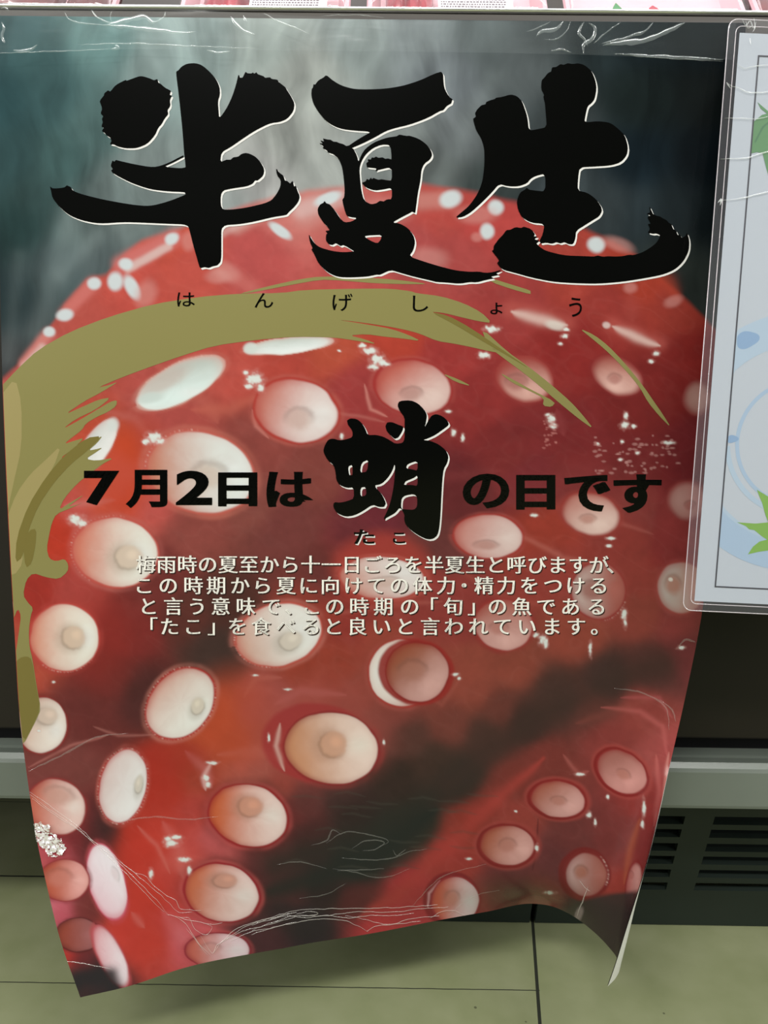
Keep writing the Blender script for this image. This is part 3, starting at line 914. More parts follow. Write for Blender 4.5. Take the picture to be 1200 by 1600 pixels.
    sucker(346, 1395, 59, 44, 14, (206, 112, 80), (226, 196, 192), 10, (352, 1376, 19, 11, 0, (200, 126, 100), 'nub'), (162, 36, 48), (206, 90, 90), 0.9, .08, .3)
    sucker(167, 1378, 60, 28, 75, (240, 202, 212), (236, 214, 222), -20, (180, 1366, 12, 6, 70, (226, 200, 204), 'pit'), (214, 96, 116), (206, 84, 92), 0.8, .10)
    sucker(100, 1375, 39, 32, 0, (196, 96, 74), (222, 160, 154), 0, (92, 1372, 20, 15, 0, (196, 112, 96), 'pit'), (150, 50, 56), (130, 46, 52), 1.6, .12)
    sucker(122, 1461, 35, 27, 0, (156, 72, 58), (150, 92, 92), 0, None, (90, 34, 38), (110, 44, 48), 1.0, .14)
    sucker(173, 1494, 52, 19, 64, (226, 150, 158), (240, 214, 224), 0, None, (196, 84, 92), (190, 80, 84), 0.8, .16)
    sucker(340, 1484, 50, 27, 0, (206, 106, 92), (234, 196, 204), 0, (330, 1482, 16, 9, 0, (206, 130, 120), 'pit'), (150, 40, 56), (190, 80, 84), 1.0, .10)
    sucker(435, 992, 68, 48, -14, (222, 176, 160), (222, 222, 216), -10, (454, 1001, 19, 14, -18, (222, 202, 184), 'nub'), (206, 92, 82), (214, 128, 118), 0.55, .09)
    sucker(597, 903, 66, 33, 4, (214, 156, 144), (214, 206, 204), -20, (602, 910, 24, 9, -4, (204, 160, 146), 'pit'), (190, 80, 72), (196, 96, 88), 0.7, .12)
    sucker(628, 1052, 52, 52, 10, (206, 150, 140), (222, 210, 204), 180, None, (182, 66, 60), (186, 90, 84), 0.7, .08)
    spot(650, 1050, 60, 51, 10, (162, 46, 44), .95, .10)
    sucker(652, 1050, 49, 46, 10, (166, 92, 70), (206, 160, 154), 45, (645, 1048, 22, 17, 0, (160, 94, 74), 'pit'), (150, 40, 40), (160, 50, 48), 1.1, .10)
    spot(493, 1160, 84, 62, 5, (170, 52, 56), .8, .14); stroke([(438, 1130), (432, 1165), (445, 1205)], 4, (226, 180, 170), .8)
    sucker(518, 1169, 73, 56, 6, (208, 146, 110), (224, 196, 186), -8, (521, 1163, 22, 21, 0, (206, 140, 104), 'nub'), (150, 44, 48), (170, 60, 60), 0.8, .07)
    sucker(763, 838, 54, 34, 3, (208, 142, 134), (206, 182, 178), 10, (760, 853, 19, 8, 0, (172, 104, 94), 'pit'), (176, 60, 56), (176, 80, 76), 0.8, .12)
    sucker(923, 803, 46, 33, 16, (200, 140, 130), (204, 174, 166), 60, (918, 811, 13, 8, 4, (172, 100, 86), 'pit'), (160, 60, 56), (160, 66, 62), 0.8, .16)
    sucker(935, 923, 42, 44, 0, (206, 184, 178), (160, 88, 80), 0, (924, 922, 18, 16, 0, (140, 74, 68), 'pit'), (156, 58, 56), (160, 70, 66), 0.7, .14)
    sucker(1064, 918, 37, 41, 0, (206, 190, 184), (190, 130, 118), 0, (1052, 914, 13, 16, 0, (180, 100, 74), 'pit'), (170, 76, 72), (166, 76, 74), 1.4, .14)
    spot(1048, 905, 3.5, 3, 0, (250, 240, 232), 1, .6)
    sucker(1075, 783, 32, 30, 10, (200, 156, 148), (182, 120, 114), 0, (1078, 790, 9, 8, 0, (160, 86, 80), 'pit'), (150, 66, 64), (150, 66, 64), 1, .28)
    sucker(787, 976, 46, 40, 12, (186, 112, 102), (206, 160, 154), 80, (780, 982, 15, 10, 0, (172, 96, 86), 'pit'), (160, 54, 52), (150, 50, 50), 0.9, .14)
    for cx, cy, a, b, rot, n_, lo, hi, an in (
        (972, 1206, 42, 30, 36, (974, 1210, 12, 8, 30), (176, 112, 104), (200, 140, 134), 60), (872, 1249, 42, 28, 8, (873, 1252, 12, 8, 0), (180, 106, 90), (206, 156, 150), 40),
        (793, 1321, 42, 31, 4, (793, 1321, 13, 11, 0), (184, 104, 82), (212, 160, 154), 20)):
        i, p, q = ell(cx, cy, a, b, rot)
        put(.75 * sm(1.36, 1.12, np.hypot(p, q)), (176, 74, 70), i)
        put(.85 * sm(1.17, 1.07, np.hypot(p + .03, q - .03)), (128, 30, 33), i)
        sucker(cx, cy, a, b, rot, lo, hi, an, (*n_, (176, 104, 88), 'pit'), (150, 44, 46), (140, 30, 34), 0.8, .12)
    i, p, q = ell(913, 1366, 36, 37, 0)
    put(.9 * sm(1.2, 1.06, np.hypot(p, q)), (126, 34, 36), i)
    sucker(916, 1367, 32, 34, 0, (214, 176, 172), (156, 92, 82), 0, (908, 1363, 11, 12, 0, (176, 98, 66), 'pit'), (140, 50, 50), (140, 50, 50), 0.6, .14)
    i, p, q = ell(706, 1406, 42, 41, 0)
    put(.85 * sm(1.14, 1.02, np.hypot(p, q)), (140, 26, 40), i); stroke([(668, 1418), (670, 1395), (688, 1375)], 2, (250, 190, 196), .8)
    sucker(711, 1407, 37, 37, 0, (214, 100, 76), (234, 196, 202), 5, (706, 1404, 12, 13, 0, (206, 104, 78), 'pit'), (170, 50, 60), (150, 40, 50), 1.1, .10)
    sucker(990, 1382, 12, 34, 10, (190, 110, 106), (206, 150, 144), 0, (987, 1368, 4, 7, 0, (160, 80, 74), 'pit'), (140, 40, 44), (140, 44, 44), 1, .2)
    sucker(836, 1420, 30, 23, 0, (170, 100, 92), (150, 70, 64), 90, None, (130, 36, 40), (130, 40, 44), 1, .2)
    # the standing cup cut by the gold strokes, upper left
    sucker(152, 697, 46, 20, -58, (206, 206, 202), (226, 230, 226), 20, None, (226, 190, 184), (206, 110, 96), 0.7, .12)
    spot(176, 664, 9, 10, 0, (226, 232, 230), .8, .8)
    # dark ends at the bottom of the picture
    stroke([(96, 1548), (130, 1528), (172, 1524), (178, 1540)], 15, (46, 42, 46), .95, 1.5, False)
    dk = sm(0, 10, wy - np.interp(wx, [800, 870, 900, 920, 950, 985, 1010], [1450, 1432, 1408, 1400, 1392, 1388, 1386])) * sm(878, 900, wx)
    put(.95 * dk, (62, 50, 50))
    spot(905, 1428, 6, 12, 20, (190, 170, 168), .6, .8)
    # wet glints
    G = (236, 244, 240)
    gl = [(398, 592, 13, 10), (388, 603, 6, 5), (407, 605, 7, 7), (384, 582, 5, 4), (578, 548, 12, 6), (590, 562, 11, 9), (566, 540, 6, 4), (600, 568, 9, 5), (583, 573, 8, 5), (240, 684, 11, 9),
          (228, 690, 6, 5), (250, 690, 8, 5), (118, 812, 12, 8), (128, 818, 8, 5), (30, 946, 8, 6), (40, 954, 8, 4), (534, 681, 3.5, 5), (700, 643, 5, 3), (709, 676, 4, 6), (723, 683, 3, 6),
          (757, 555, 9, 5), (768, 514, 12, 5), (862, 655, 7, 7), (864, 665, 6, 5), (855, 648, 4, 3), (976, 664, 7, 6), (978, 650, 4, 6), (990, 666, 4, 3), (882, 525, 6, 4), (876, 537, 4, 3),
          (1025, 552, 5, 4), (1017, 565, 5, 3), (934, 694, 3, 3), (972, 690, 3, 3), (996, 707, 4, 3), (970, 718, 4, 3), (1045, 692, 9, 3), (975, 960, 5, 9), (977, 973, 3, 8), (848, 1000, 6, 9),
          (853, 1005, 4, 8), (838, 992, 5, 4), (922, 1014, 3, 11), (954, 841, 8, 2.5), (951, 853, 5, 2.5), (268, 1318, 12, 6), (276, 1308, 10, 4), (288, 1343, 9, 4), (262, 1310, 6, 4),
          (1006, 1262, 3, 13), (1004, 1288, 3, 7), (920, 1273, 4, 5), (930, 1285, 2.5, 6), (839, 1325, 3, 6), (859, 1395, 8, 3), (322, 1216, 5, 6), (325, 1226, 4, 5), (332, 1192, 9, 3),
          (60, 1142, 3, 3), (83, 1066, 3, 2), (236, 1365, 4, 8), (296, 1360, 4, 6), (712, 1054, 6, 3), (718, 1060, 3, 3), (420, 1153, 2.5, 6), (399, 1055, 5, 2), (450, 1077, 7, 2),
          (600, 1160, 2, 5), (905, 1210, 8, 2.5), (806, 1268, 3, 2), (733, 1342, 5, 2.5), (850, 768, 4, 3), (835, 805, 6, 3), (950, 1245, 3, 4), (1064, 1012, 6, 3), (884, 515, 5, 3), (530, 548, 3, 2)]
    for n_, (cx, cy, a, b) in enumerate(gl):
        i = near(cx, cy, max(a, b) * 2 + 4)
        if not len(i):
            continue
        dx = (x[i] - cx + a * 0.9 * (fbm(x[i] / 5, y[i] / 5, 80 + n_, 2) - 0.5)) / a
        dy = (y[i] - cy + b * 0.9 * (fbm(x[i] / 5 + 9, y[i] / 5, 90 + n_, 2) - 0.5)) / b
        put(.45 * sm(1.7, 0.6, np.hypot(dx, dy)), (226, 170, 164), i)
        put(.95 * sm(1.05, 0.45, np.hypot(dx, dy)), G, i)
    r_ = np.random.default_rng(5)
    for _ in range(70):                                             # droplets on the right arm
        cx, cy = 930 + 130 * r_.random(), 680 + 60 * r_.random()
        spot(cx, cy, 1.5 + 3 * r_.random(), 1.2 + r_.random(), 0, (206, 150, 146), .5, .8)
    for _ in range(26):
        cx, cy = 850 + 20 * r_.random(), 655 + 45 * r_.random()
        spot(cx, cy, 1.5 + 1.5 * r_.random(), 1.5, 0, (206, 130, 126), .5, .8)
    # beaded rims
    for cx, cy, a, b, rot, a0, a1 in ((282, 1099, 63, 49, -48, 20, 330), (180, 863, 69, 57, 8, 120, 280), (313, 738, 87, 65, 14, 170, 260), (435, 992, 70, 50, -14, 100, 220),
                                      (282, 598, 75, 30, -27, 180, 330), (192, 1228, 60, 38, -78, 0, 360), (935, 925, 44, 45, 0, 20, 80), (101, 996, 56, 54, 0, 40, 130), (920, 1366, 30, 36, 0, -50, 30)):
        for k_ in range(int((a1 - a0) / 5)):
            t = math.radians(a0 + 5 * k_ + 2 * r_.random())
            ex, ey = a * math.cos(t), b * math.sin(t)
            rr_ = math.radians(rot)
            spot(cx + ex * math.cos(rr_) - ey * math.sin(rr_), cy + ex * math.sin(rr_) + ey * math.cos(rr_), 1.5, 1.3, 0, (236, 196, 186), .08 + .5 * r_.random() ** 2, .9)
    return np.clip(C, 0.0008, 1.0)


def segd(x, y, x0, y0, x1, y1, tt=False):
    dx, dy = x1 - x0, y1 - y0
    t = np.clip(((x - x0) * dx + (y - y0) * dy) / (dx * dx + dy * dy + 1e-9), 0, 1)
    d = np.hypot(x - x0 - t * dx, y - y0 - t * dy)
    return (d, t) if tt else d


# ------------------------------------------------------------------ poster object
poster = empty('poster', (0, 0, Z_TOP),
               'large glossy octopus poster with black brushed title hanging from the case, lower corners curling', 'poster')
NU, NV = 700, 980
gu, gv = np.meshgrid(np.linspace(0, PW, NU), np.linspace(0, PH, NV), indexing='ij')
P = sheet(gu, gv)
PX = proj(P)
rgb = paint(PX[:, 0], PX[:, 1]) * INK


def grid_mesh(name, P, nu, nv, flip=False):
    me = bpy.data.meshes.new(name)
    i = np.arange(nu - 1)[:, None] * nv + np.arange(nv - 1)[None]
    q = np.stack([i, i + nv, i + nv + 1, i + 1] if flip else [i, i + 1, i + nv + 1, i + nv], -1).reshape(-1, 4)
    me.vertices.add(len(P)); me.vertices.foreach_set('co', P.astype(np.float32).ravel())
    me.loops.add(q.size); me.loops.foreach_set('vertex_index', q.astype(np.int32).ravel())
    me.polygons.add(len(q)); me.polygons.foreach_set('loop_start', np.arange(0, q.size, 4, dtype=np.int32))
    me.polygons.foreach_set('use_smooth', np.ones(len(q), bool))
    me.update(calc_edges=True)
    me.validate()
    return me


m_poster = mat('glossy_printed_sheet', (1, 1, 1), rough=0.17, spec=0.25)
_nt = m_poster.node_tree
_at = _nt.nodes.new('ShaderNodeVertexColor'); _at.layer_name = 'print'
_nt.links.new(_at.outputs['Color'], _nt.nodes['Principled BSDF'].inputs['Base Color'])
me = grid_mesh('printed_face', P, NU, NV, FLIP)
ca = me.color_attributes.new('print', 'FLOAT_COLOR', 'POINT')
ca.data.foreach_set('color', np.c_[rgb, np.ones(len(rgb))].astype(np.float32).ravel())
link('printed_face', me, m_poster, poster)
bu, bv = np.meshgrid(np.linspace(0, PW, 160), np.linspace(0, PH, 220), indexing='ij')
o = link('paper_back', grid_mesh('paper_back', sheet(bu, bv, -0.00055), 160, 220, not FLIP), mat('white_paper', (0.80, 0.80, 0.75), 0.6), poster)
o['label'] = 'plain white back of the poster paper'


def sheet_map(me, off):
    """lay flat lettering (drawn in picture coordinates) onto the sheet"""
    bm = bmesh.new(); bm.from_mesh(me)
    bmesh.ops.triangulate(bm, faces=bm.faces[:])
    for _ in range(5):
        es = [e for e in bm.edges if e.calc_length() > 14]
        if not es:
            break
        bmesh.ops.subdivide_edges(bm, edges=es, cuts=1, use_grid_fill=False)
        bmesh.ops.triangulate(bm, faces=[f for f in bm.faces if len(f.verts) > 3])
    bm.to_mesh(me); bm.free()
    n = len(me.vertices)
    co = np.empty(n * 3, np.float32); me.vertices.foreach_get('co', co)
    co = co.reshape(-1, 3)
    lay = co[:, 2].copy()
    uv = px_uv(np.c_[co[:, 0], -co[:, 1]])
    Q = sheet(uv[:, 0], uv[:, 1], off + lay)
    me.vertices.foreach_set('co', Q.astype(np.float32).ravel())
    me.update()
    # all faces towards the reader
    bm = bmesh.new(); bm.from_mesh(me); bm.normal_update()
    for f in bm.faces:
        if f.normal.dot(Vector(CAM) - f.calc_center_median()) < 0:
            f.normal_flip()
    bm.to_mesh(me); bm.free()
    return me


def outline_mesh(contours):
    """contours: list of closed outlines in picture coordinates; inner ones become holes"""
    c = bpy.data.curves.new('outline', 'CURVE')
    c.dimensions = '2D'; c.fill_mode = 'BOTH'
    for pts in contours:
        s = c.splines.new('POLY'); s.points.add(len(pts) - 1); s.use_cyclic_u = True
        for p, q in zip(s.points, pts):
            p.co = (q[0], -q[1], 0, 1)
    o = bpy.data.objects.new('outline', c); COL.objects.link(o)
    dg = bpy.context.evaluated_depsgraph_get()
    me = bpy.data.meshes.new_from_object(o.evaluated_get(dg))
    bpy.data.objects.remove(o); bpy.data.curves.remove(c)
    return me


def glyph_mesh(ch, bold=0.0):
    c = bpy.data.curves.new('glyph', 'FONT')
    c.body = ch; c.offset = bold; c.resolution_u = 5
    o = bpy.data.objects.new('glyph', c); COL.objects.link(o)
    dg = bpy.context.evaluated_depsgraph_get()
    me = bpy.data.meshes.new_from_object(o.evaluated_get(dg))
    bpy.data.objects.remove(o); bpy.data.curves.remove(c)
    return me


def coords(me):
    co = np.empty(len(me.vertices) * 3, np.float32); me.vertices.foreach_get('co', co)
    return co.reshape(-1, 3)


def merge(meshes, name):
    """[(mesh, material index)] -> one mesh"""
    bm = bmesh.new()
    for me, mi in meshes:
        for p in me.polygons:
            p.material_index = mi
        n0 = len(bm.faces)
        bm.from_mesh(me)
    out = bpy.data.meshes.new(name)
    bm.to_mesh(out); bm.free()
    for me, _ in meshes:
        bpy.data.meshes.remove(me)
    return out


def shifted(me, dx, dy, lay=0.0):
    m2 = me.copy()
    co = coords(m2); co[:, 0] += dx; co[:, 1] -= dy; co[:, 2] = lay
    m2.vertices.foreach_set('co', co.ravel())
    return m2


m_ink = mat('black_print_ink', (0.0014, 0.0015, 0.0012), rough=0.15, spec=0.15)
m_white = mat('white_print_ink', ink((252, 250, 246)), rough=0.3, spec=0.35)
m_cream = mat('cream_print_ink', tuple(v * 1.26 for v in ink((252, 248, 240))[:3]), rough=0.3, spec=0.35)
m_brown = mat('dark_brown_print_ink', ink((58, 30, 30)), rough=0.3, spec=0.35)
m_gold = mat('olive_gold_print_ink', ink((151, 144, 88)), rough=0.25, spec=0.35)
m_goldl = mat('pale_gold_print_ink', ink((174, 160, 106)), rough=0.25, spec=0.35)
m_goldd = mat('deep_gold_print_ink', ink((132, 120, 62)), rough=0.25, spec=0.35)
OFF = 0.00012


def smooth_poly(pts, it=2):
    """one or two rounds of corner cutting, keeping short ragged edges"""
    for _ in range(it):
        out = []
        n = len(pts)
        for k in range(n):
            a, b = np.array(pts[k]), np.array(pts[(k + 1) % n])
            if np.hypot(*(b - a)) < 7:
                out.append(tuple(a * .9 + b * .1)); out.append(tuple(a * .1 + b * .9))
            else:
                out.append(tuple(a * .78 + b * .22)); out.append(tuple(a * .22 + b * .78))
        pts = out
    return pts


def brush(name, contours, x0, y0, k, label):
    cs = [smooth_poly([(x0 + p[0] * k, y0 + p[1] * k) for p in c]) for c in contours]
    blk = outline_mesh(cs)
    wht = shifted(blk, 2.3, 2.6, 0.0)
    blk = shifted(blk, 0, 0, 0.00010)
    o = link(name, sheet_map(merge([(wht, 1), (blk, 0)], name), OFF + 0.0001), [m_ink, m_white], poster)
    o['label'] = label
    return o


# ------------------------------------------------------------------ gold brush arc behind the words
def tri_poly(pts):
    return outline_mesh([pts])


GOLD = [(-30, 625), (0, 606), (28, 576), (60, 546), (110, 518), (170, 495), (240, 475), (310, 464), (370, 459), (440, 458), (475, 453), (560, 451), (610, 451), (642, 455), (650, 458),
        (690, 463), (725, 474), (752, 488), (769, 505), (748, 502), (722, 496), (694, 489), (672, 487),
        (700, 497), (735, 514), (765, 532), (792, 553), (765, 549), (735, 542), (710, 537), (683, 533), (655, 521), (632, 515), (606, 510), (566, 504), (523, 499), (580, 508), (612, 514), (640, 524),
        (658, 533), (630, 529), (600, 526), (572, 522), (545, 524), (570, 530), (590, 538), (555, 532), (520, 527), (460, 526), (400, 531), (335, 540), (284, 556), (235, 573), (187, 591), (152, 606),
        (170, 602), (186, 596), (160, 612), (130, 628), (101, 648), (128, 636), (155, 624), (174, 621), (150, 640), (118, 655), (97, 671), (125, 656), (152, 640), (172, 628), (183, 625), (182, 634),
        (170, 643), (150, 652), (134, 662), (128, 672), (112, 684), (100, 694), (118, 688), (132, 684), (116, 700), (93, 717), (110, 712), (128, 704), (145, 690), (161, 680), (152, 692), (138, 704),
        (150, 702), (161, 699), (148, 708), (134, 717), (150, 720), (179, 715), (160, 725), (143, 738), (120, 756), (100, 779), (92, 797), (110, 785), (133, 772), (118, 783), (106, 792), (120, 789),
        (132, 784), (110, 794), (88, 803), (81, 817), (77, 835), (73, 857), (77, 873), (88, 877), (101, 873), (107, 882), (106, 893), (92, 905), (72, 902), (52, 895), (41, 906), (36, 930),
        (44, 942), (52, 950), (48, 962), (45, 985), (46, 1010), (51, 1030), (57, 1070), (64, 1108), (57, 1124), (49, 1140), (37, 1163), (20, 1165), (16, 1120), (8, 1040), (19, 1035), (25, 1020),
        (30, 985), (33, 962), (28, 950), (20, 970), (10, 980), (-10, 950), (-30, 800)]
SLIT = [(77, 760), (92, 738), (106, 722), (119, 711), (108, 727), (93, 745)]
BL1 = [(752, 512), (792, 549), (826, 573), (860, 600), (892, 628), (910, 648), (928, 671), (905, 655), (872, 628), (842, 602), (816, 581), (790, 562), (762, 541)]
BL2 = [(905, 513), (928, 523), (950, 540), (972, 563), (990, 584), (1007, 606), (1022, 628), (1034, 645), (1049, 669), (1030, 650), (1012, 628), (1000, 606), (984, 586), (964, 564), (943, 544), (925, 529)]
BL3 = [(762, 433), (800, 445), (829, 454), (829, 460), (800, 452), (768, 441)]
BL4 = [(780, 582), (800, 592), (830, 609), (868, 628), (862, 636), (848, 634), (850, 622), (826, 610), (800, 598)]
BL5 = [(370, 460), (420, 447), (470, 436), (500, 432), (560, 433), (620, 437), (672, 444), (640, 444), (590, 443), (530, 438), (500, 437), (450, 446), (400, 456)]
BL6 = [(690, 583), (715, 592), (738, 604), (712, 597)]
PALE = [(-30, 640), (0, 620), (24, 590), (34, 630), (34, 700), (20, 760), (6, 830), (0, 860), (-30, 860)]
PALE2 = [(10, 812), (26, 770), (48, 740), (70, 720), (96, 695), (84, 730), (62, 765), (44, 800), (34, 850), (36, 880), (22, 900), (8, 890)]
DEEP = [(72, 745), (100, 712), (135, 684), (160, 681), (136, 705), (112, 724), (86, 752), (60, 790), (44, 830), (36, 870), (24, 880), (26, 840), (44, 790)]
DEEP2 = [(36, 850), (46, 828), (57, 826), (56, 850), (50, 880), (40, 888)]
DEEP3 = [(20, 1042), (30, 1028), (42, 1025), (50, 1030), (56, 1070), (63, 1107), (50, 1136), (37, 1160), (28, 1120), (22, 1075)]
DEEP4 = [(672, 487), (700, 493), (735, 512), (790, 550), (830, 578), (800, 560), (752, 532), (712, 508)]
gm = []
for lay, mi, polys in ((0.0, 0, [[GOLD, SLIT], [BL1], [BL2], [BL3], [BL4], [BL5], [BL6]]), (0.00004, 1, [[PALE], [PALE2]]), (0.00008, 2, [[DEEP], [DEEP2], [DEEP3], [DEEP4]])):
    for cs in polys:
        gm.append((shifted(outline_mesh([smooth_poly(c, 1) for c in cs]), 0, 0, lay), mi))
GOLD_MESH = merge(gm, 'gold_brush_arc')
# only the part that lies on the sheet is printed
bm = bmesh.new(); bm.from_mesh(GOLD_MESH)
_edge = [(float(a), float(-b)) for a, b in proj(sheet(np.full(60, 0.0004), np.linspace(0.05, 0.60, 60)))]
for (ax, ay), (bx, by) in zip(_edge[:-1], _edge[1:]):
    pass
bmesh.ops.triangulate(bm, faces=bm.faces[:])
for k in range(0, 58, 3):
    (ax, ay), (bx, by) = _edge[k], _edge[k + 1]
    nrm = Vector((-(by - ay), bx - ax, 0)).normalized()
    if nrm.x < 0:
        nrm = -nrm
    band = [f for f in bm.faces]
    y_hi, y_lo = _edge[k][1], _edge[min(k + 3, 59)][1]
    geom = [f for f in bm.faces if min(v.co.y for v in f.verts) < y_hi and max(v.co.y for v in f.verts) > y_lo]
    if geom:
        es = list({e for f in geom for e in f.edges}); vs_ = list({v for f in geom for v in f.verts})
        bmesh.ops.bisect_plane(bm, geom=geom + es + vs_, plane_co=(ax, ay, 0), plane_no=nrm, clear_inner=False)
ex = np.array([e[0] for e in _edge]); ey = np.array([e[1] for e in _edge])
kill = []
for f in bm.faces:
    c = f.calc_center_median()
    if c.x < np.interp(-c.y, -ey, ex):
        kill.append(f)
bmesh.ops.delete(bm, geom=kill, context='FACES')
bm.to_mesh(GOLD_MESH); bm.free()
o = link('gold_brush_arc', sheet_map(GOLD_MESH, OFF), [m_gold, m_goldl, m_goldd], poster)
o['label'] = 'olive gold brush stroke arc printed across the poster'

# ------------------------------------------------------------------ brushed title characters
HAN = [[(252,232),(256,222),(270,205),(274,192),(290,180),(300,186),(325,155),(370,132),(376,136),(405,125),(440,113),(480,125),(500,134),(515,128),(520,145),(530,150),(550,168),(578,182),(572,200),(582,205),(572,225),(576,250),(562,270),(565,290),(548,310),(535,335),(520,350),(505,385),(470,425),(420,445),(370,445),(335,437),(318,428),(298,425),(306,412),(300,396),(284,386),(275,375),(262,366),(270,350),(260,345),(266,325),(262,310),(268,298),(256,285),(264,262)],
 [(600,95),(612,88),(625,72),(650,58),(690,55),(720,65),(755,95),(785,130),(800,165),(802,200),(792,230),(795,270),(798,310),(830,265),(855,215),(875,155),(886,106),(894,122),(905,122),(918,95),(928,102),(945,103),(952,98),(958,104),(968,97),(974,106),(1000,115),(1008,123),(1030,120),(1038,128),(1064,131),(1070,142),(1100,165),(1106,176),(1125,205),(1143,240),(1138,275),(1110,310),(1075,325),(1030,330),(960,365),(900,405),(850,440),(808,463),(803,508),(830,497),(850,497),(862,486),(885,483),(900,470),(925,465),(960,480),(985,505),(1005,540),(1000,570),(975,592),(962,592),(950,608),(920,620),(860,628),(805,640),(805,724),(850,726),(930,715),(1030,690),(1060,655),(1078,620),(1080,590),(1062,568),(1057,533),(1072,556),(1092,570),(1098,592),(1110,595),(1122,606),(1134,592),(1140,620),(1148,616),(1155,638),(1167,665),(1160,690),(1140,715),(1118,735),(1105,750),(1040,760),(960,780),(890,792),(808,797),(808,870),(808,960),(790,980),(770,984),(750,992),(730,988),(710,994),(700,960),(680,890),(665,830),(655,793),(560,790),(450,785),(360,782),(250,790),(170,775),(110,750),(65,710),(35,670),(30,640),(24,618),(36,628),(60,628),(90,624),(102,614),(120,622),(130,640),(180,658),(280,682),(400,703),(480,710),(560,690),(645,657),(640,645),(560,642),(480,632),(400,605),(340,575),(312,558),(304,546),(312,540),(302,524),(310,500),(318,506),(326,498),(345,503),(420,520),(500,533),(560,515),(634,476),(636,484),(590,508),(540,530),(645,538),(643,510),(638,470),(632,380),(622,280),(612,190)]]
KA = [[(60,215),(62,180),(70,170),(72,152),(82,155),(100,130),(130,114),(140,103),(152,105),(180,130),(230,160),(300,180),(380,182),(480,178),(580,162),(680,130),(760,92),(808,78),(812,165),(830,205),(848,228),(862,238),(855,262),(830,275),(810,300),(790,305),(720,345),(620,382),(530,403),(480,420),(420,455),(350,490),(290,515),(300,520),(320,560),(328,595),(345,550),(370,515),(420,480),(490,455),(545,448),(560,438),(600,446),(620,445),(670,462),(710,490),(738,525),(747,555),(735,580),(700,605),(685,640),(680,700),(665,770),(655,850),(650,885),(632,876),(620,884),(560,915),(520,938),(560,942),(610,970),(640,1010),(650,1050),(640,1095),(615,1130),(700,1160),(800,1190),(880,1210),(960,1218),(1010,1216),(1050,1224),(1090,1220),(1146,1204),(1110,1226),(1126,1236),(1080,1245),(1098,1256),(1060,1262),(1000,1278),(960,1276),(900,1286),(820,1278),(770,1276),(740,1268),(640,1245),(560,1222),(510,1207),(450,1235),(430,1234),(380,1245),(290,1250),(210,1248),(150,1220),(100,1170),(78,1120),(60,1090),(68,1084),(52,1050),(44,1000),(60,1030),(82,1060),(110,1080),(180,1100),(240,1107),(305,1102),(285,1090),(262,1075),(240,1066),(226,1072),(200,1055),(180,1066),(160,1062),(142,1040),(144,1005),(152,1000),(140,985),(165,982),(150,960),(130,940),(100,895),(95,860),(110,835),(128,826),(135,815),(145,828),(165,835),(195,870),(220,910),(248,938),(290,932),(320,912),(290,908),(262,902),(250,870),(240,830),(236,808),(246,795),(250,760),(245,690),(235,620),(215,575),(185,550),(172,546),(155,540),(150,530),(125,515),(130,506),(104,486),(126,490),(110,470),(132,478),(126,460),(150,466),(170,468),(185,478),(205,480),(220,487),(240,492),(265,507),(310,475),(360,445),(402,422),(300,416),(220,405),(150,370),(100,310),(70,260)],
 [(333,632),(345,590),(370,550),(410,515),(460,495),(510,497),(517,580),(495,574),(480,576),(465,568),(440,570),(428,563),(415,570),(404,568),(398,580),(380,578),(384,592),(372,600),(376,625),(430,630),(424,645),(440,640),(517,622),(518,700),(490,698),(460,692),(440,695),(412,684),(405,692),(398,682),(388,696),(375,690),(368,704),(346,712),(370,740),(420,757),(470,750),(518,740),(518,805),(490,806),(470,818),(450,814),(430,828),(400,835),(370,820),(355,800),(345,760),(338,700)],
 [(358,1015),(400,1010),(460,1008),(455,1035),(435,1058),(390,1038)]]
SEI = [[(120,295),(134,285),(130,268),(140,250),(160,230),(180,225),(184,214),(200,207),(225,200),(230,194),(260,190),(300,178),(330,185),(355,210),(370,250),(382,290),(388,352),(430,345),(475,335),(470,270),(466,220),(458,190),(462,180),(447,150),(450,110),(462,98),(480,75),(496,68),(500,48),(520,46),(540,32),(556,36),(575,28),(600,32),(625,28),(655,36),(690,65),(708,110),(714,150),(705,200),(690,220),(670,235),(660,280),(655,313),(720,306),(780,313),(820,345),(850,375),(865,430),(860,470),(830,505),(780,520),(700,525),(632,528),(625,580),(622,640),(670,650),(710,680),(735,715),(740,740),(725,765),(700,780),(660,805),(615,833),(612,870),(602,898),(580,898),(560,888),(540,894),(520,888),(500,896),(470,890),(445,895),(440,880),(455,850),(465,800),(400,795),(355,770),(335,730),(330,690),(345,650),(370,635),(378,626),(390,636),(420,640),(468,645),(468,558),(420,570),(395,585),(380,605),(340,620),(290,620),(245,608),(210,650),(160,700),(110,745),(70,768),(35,770),(60,748),(100,715),(140,660),(165,600),(175,520),(175,440),(160,390),(135,350),(126,320)],
 [(210,930),(218,925),(220,905),(235,885),(244,872),(262,855),(280,830),(300,828),(325,815),(350,820),(365,813),(400,825),(418,850),(412,860),(430,860),(415,875),(440,880),(425,895),(440,910),(470,930),(560,952),(660,955),(700,957),(720,952),(745,958),(770,955),(800,957),(840,955),(870,948),(892,950),(940,935),(1000,895),(1022,855),(1000,846),(985,848),(958,842),(972,825),(960,800),(975,800),(958,768),(972,760),(955,750),(972,745),(966,710),(984,752),(1000,760),(1020,765),(1030,772),(1050,782),(1062,796),(1072,800),(1082,825),(1095,832),(1104,855),(1112,850),(1124,868),(1140,858),(1148,842),(1160,880),(1157,930),(1132,980),(1090,1020),(1030,1045),(940,1062),(840,1078),(720,1088),(600,1085),(500,1078),(400,1058),(320,1035),(260,1020),(235,990),(246,975)]]
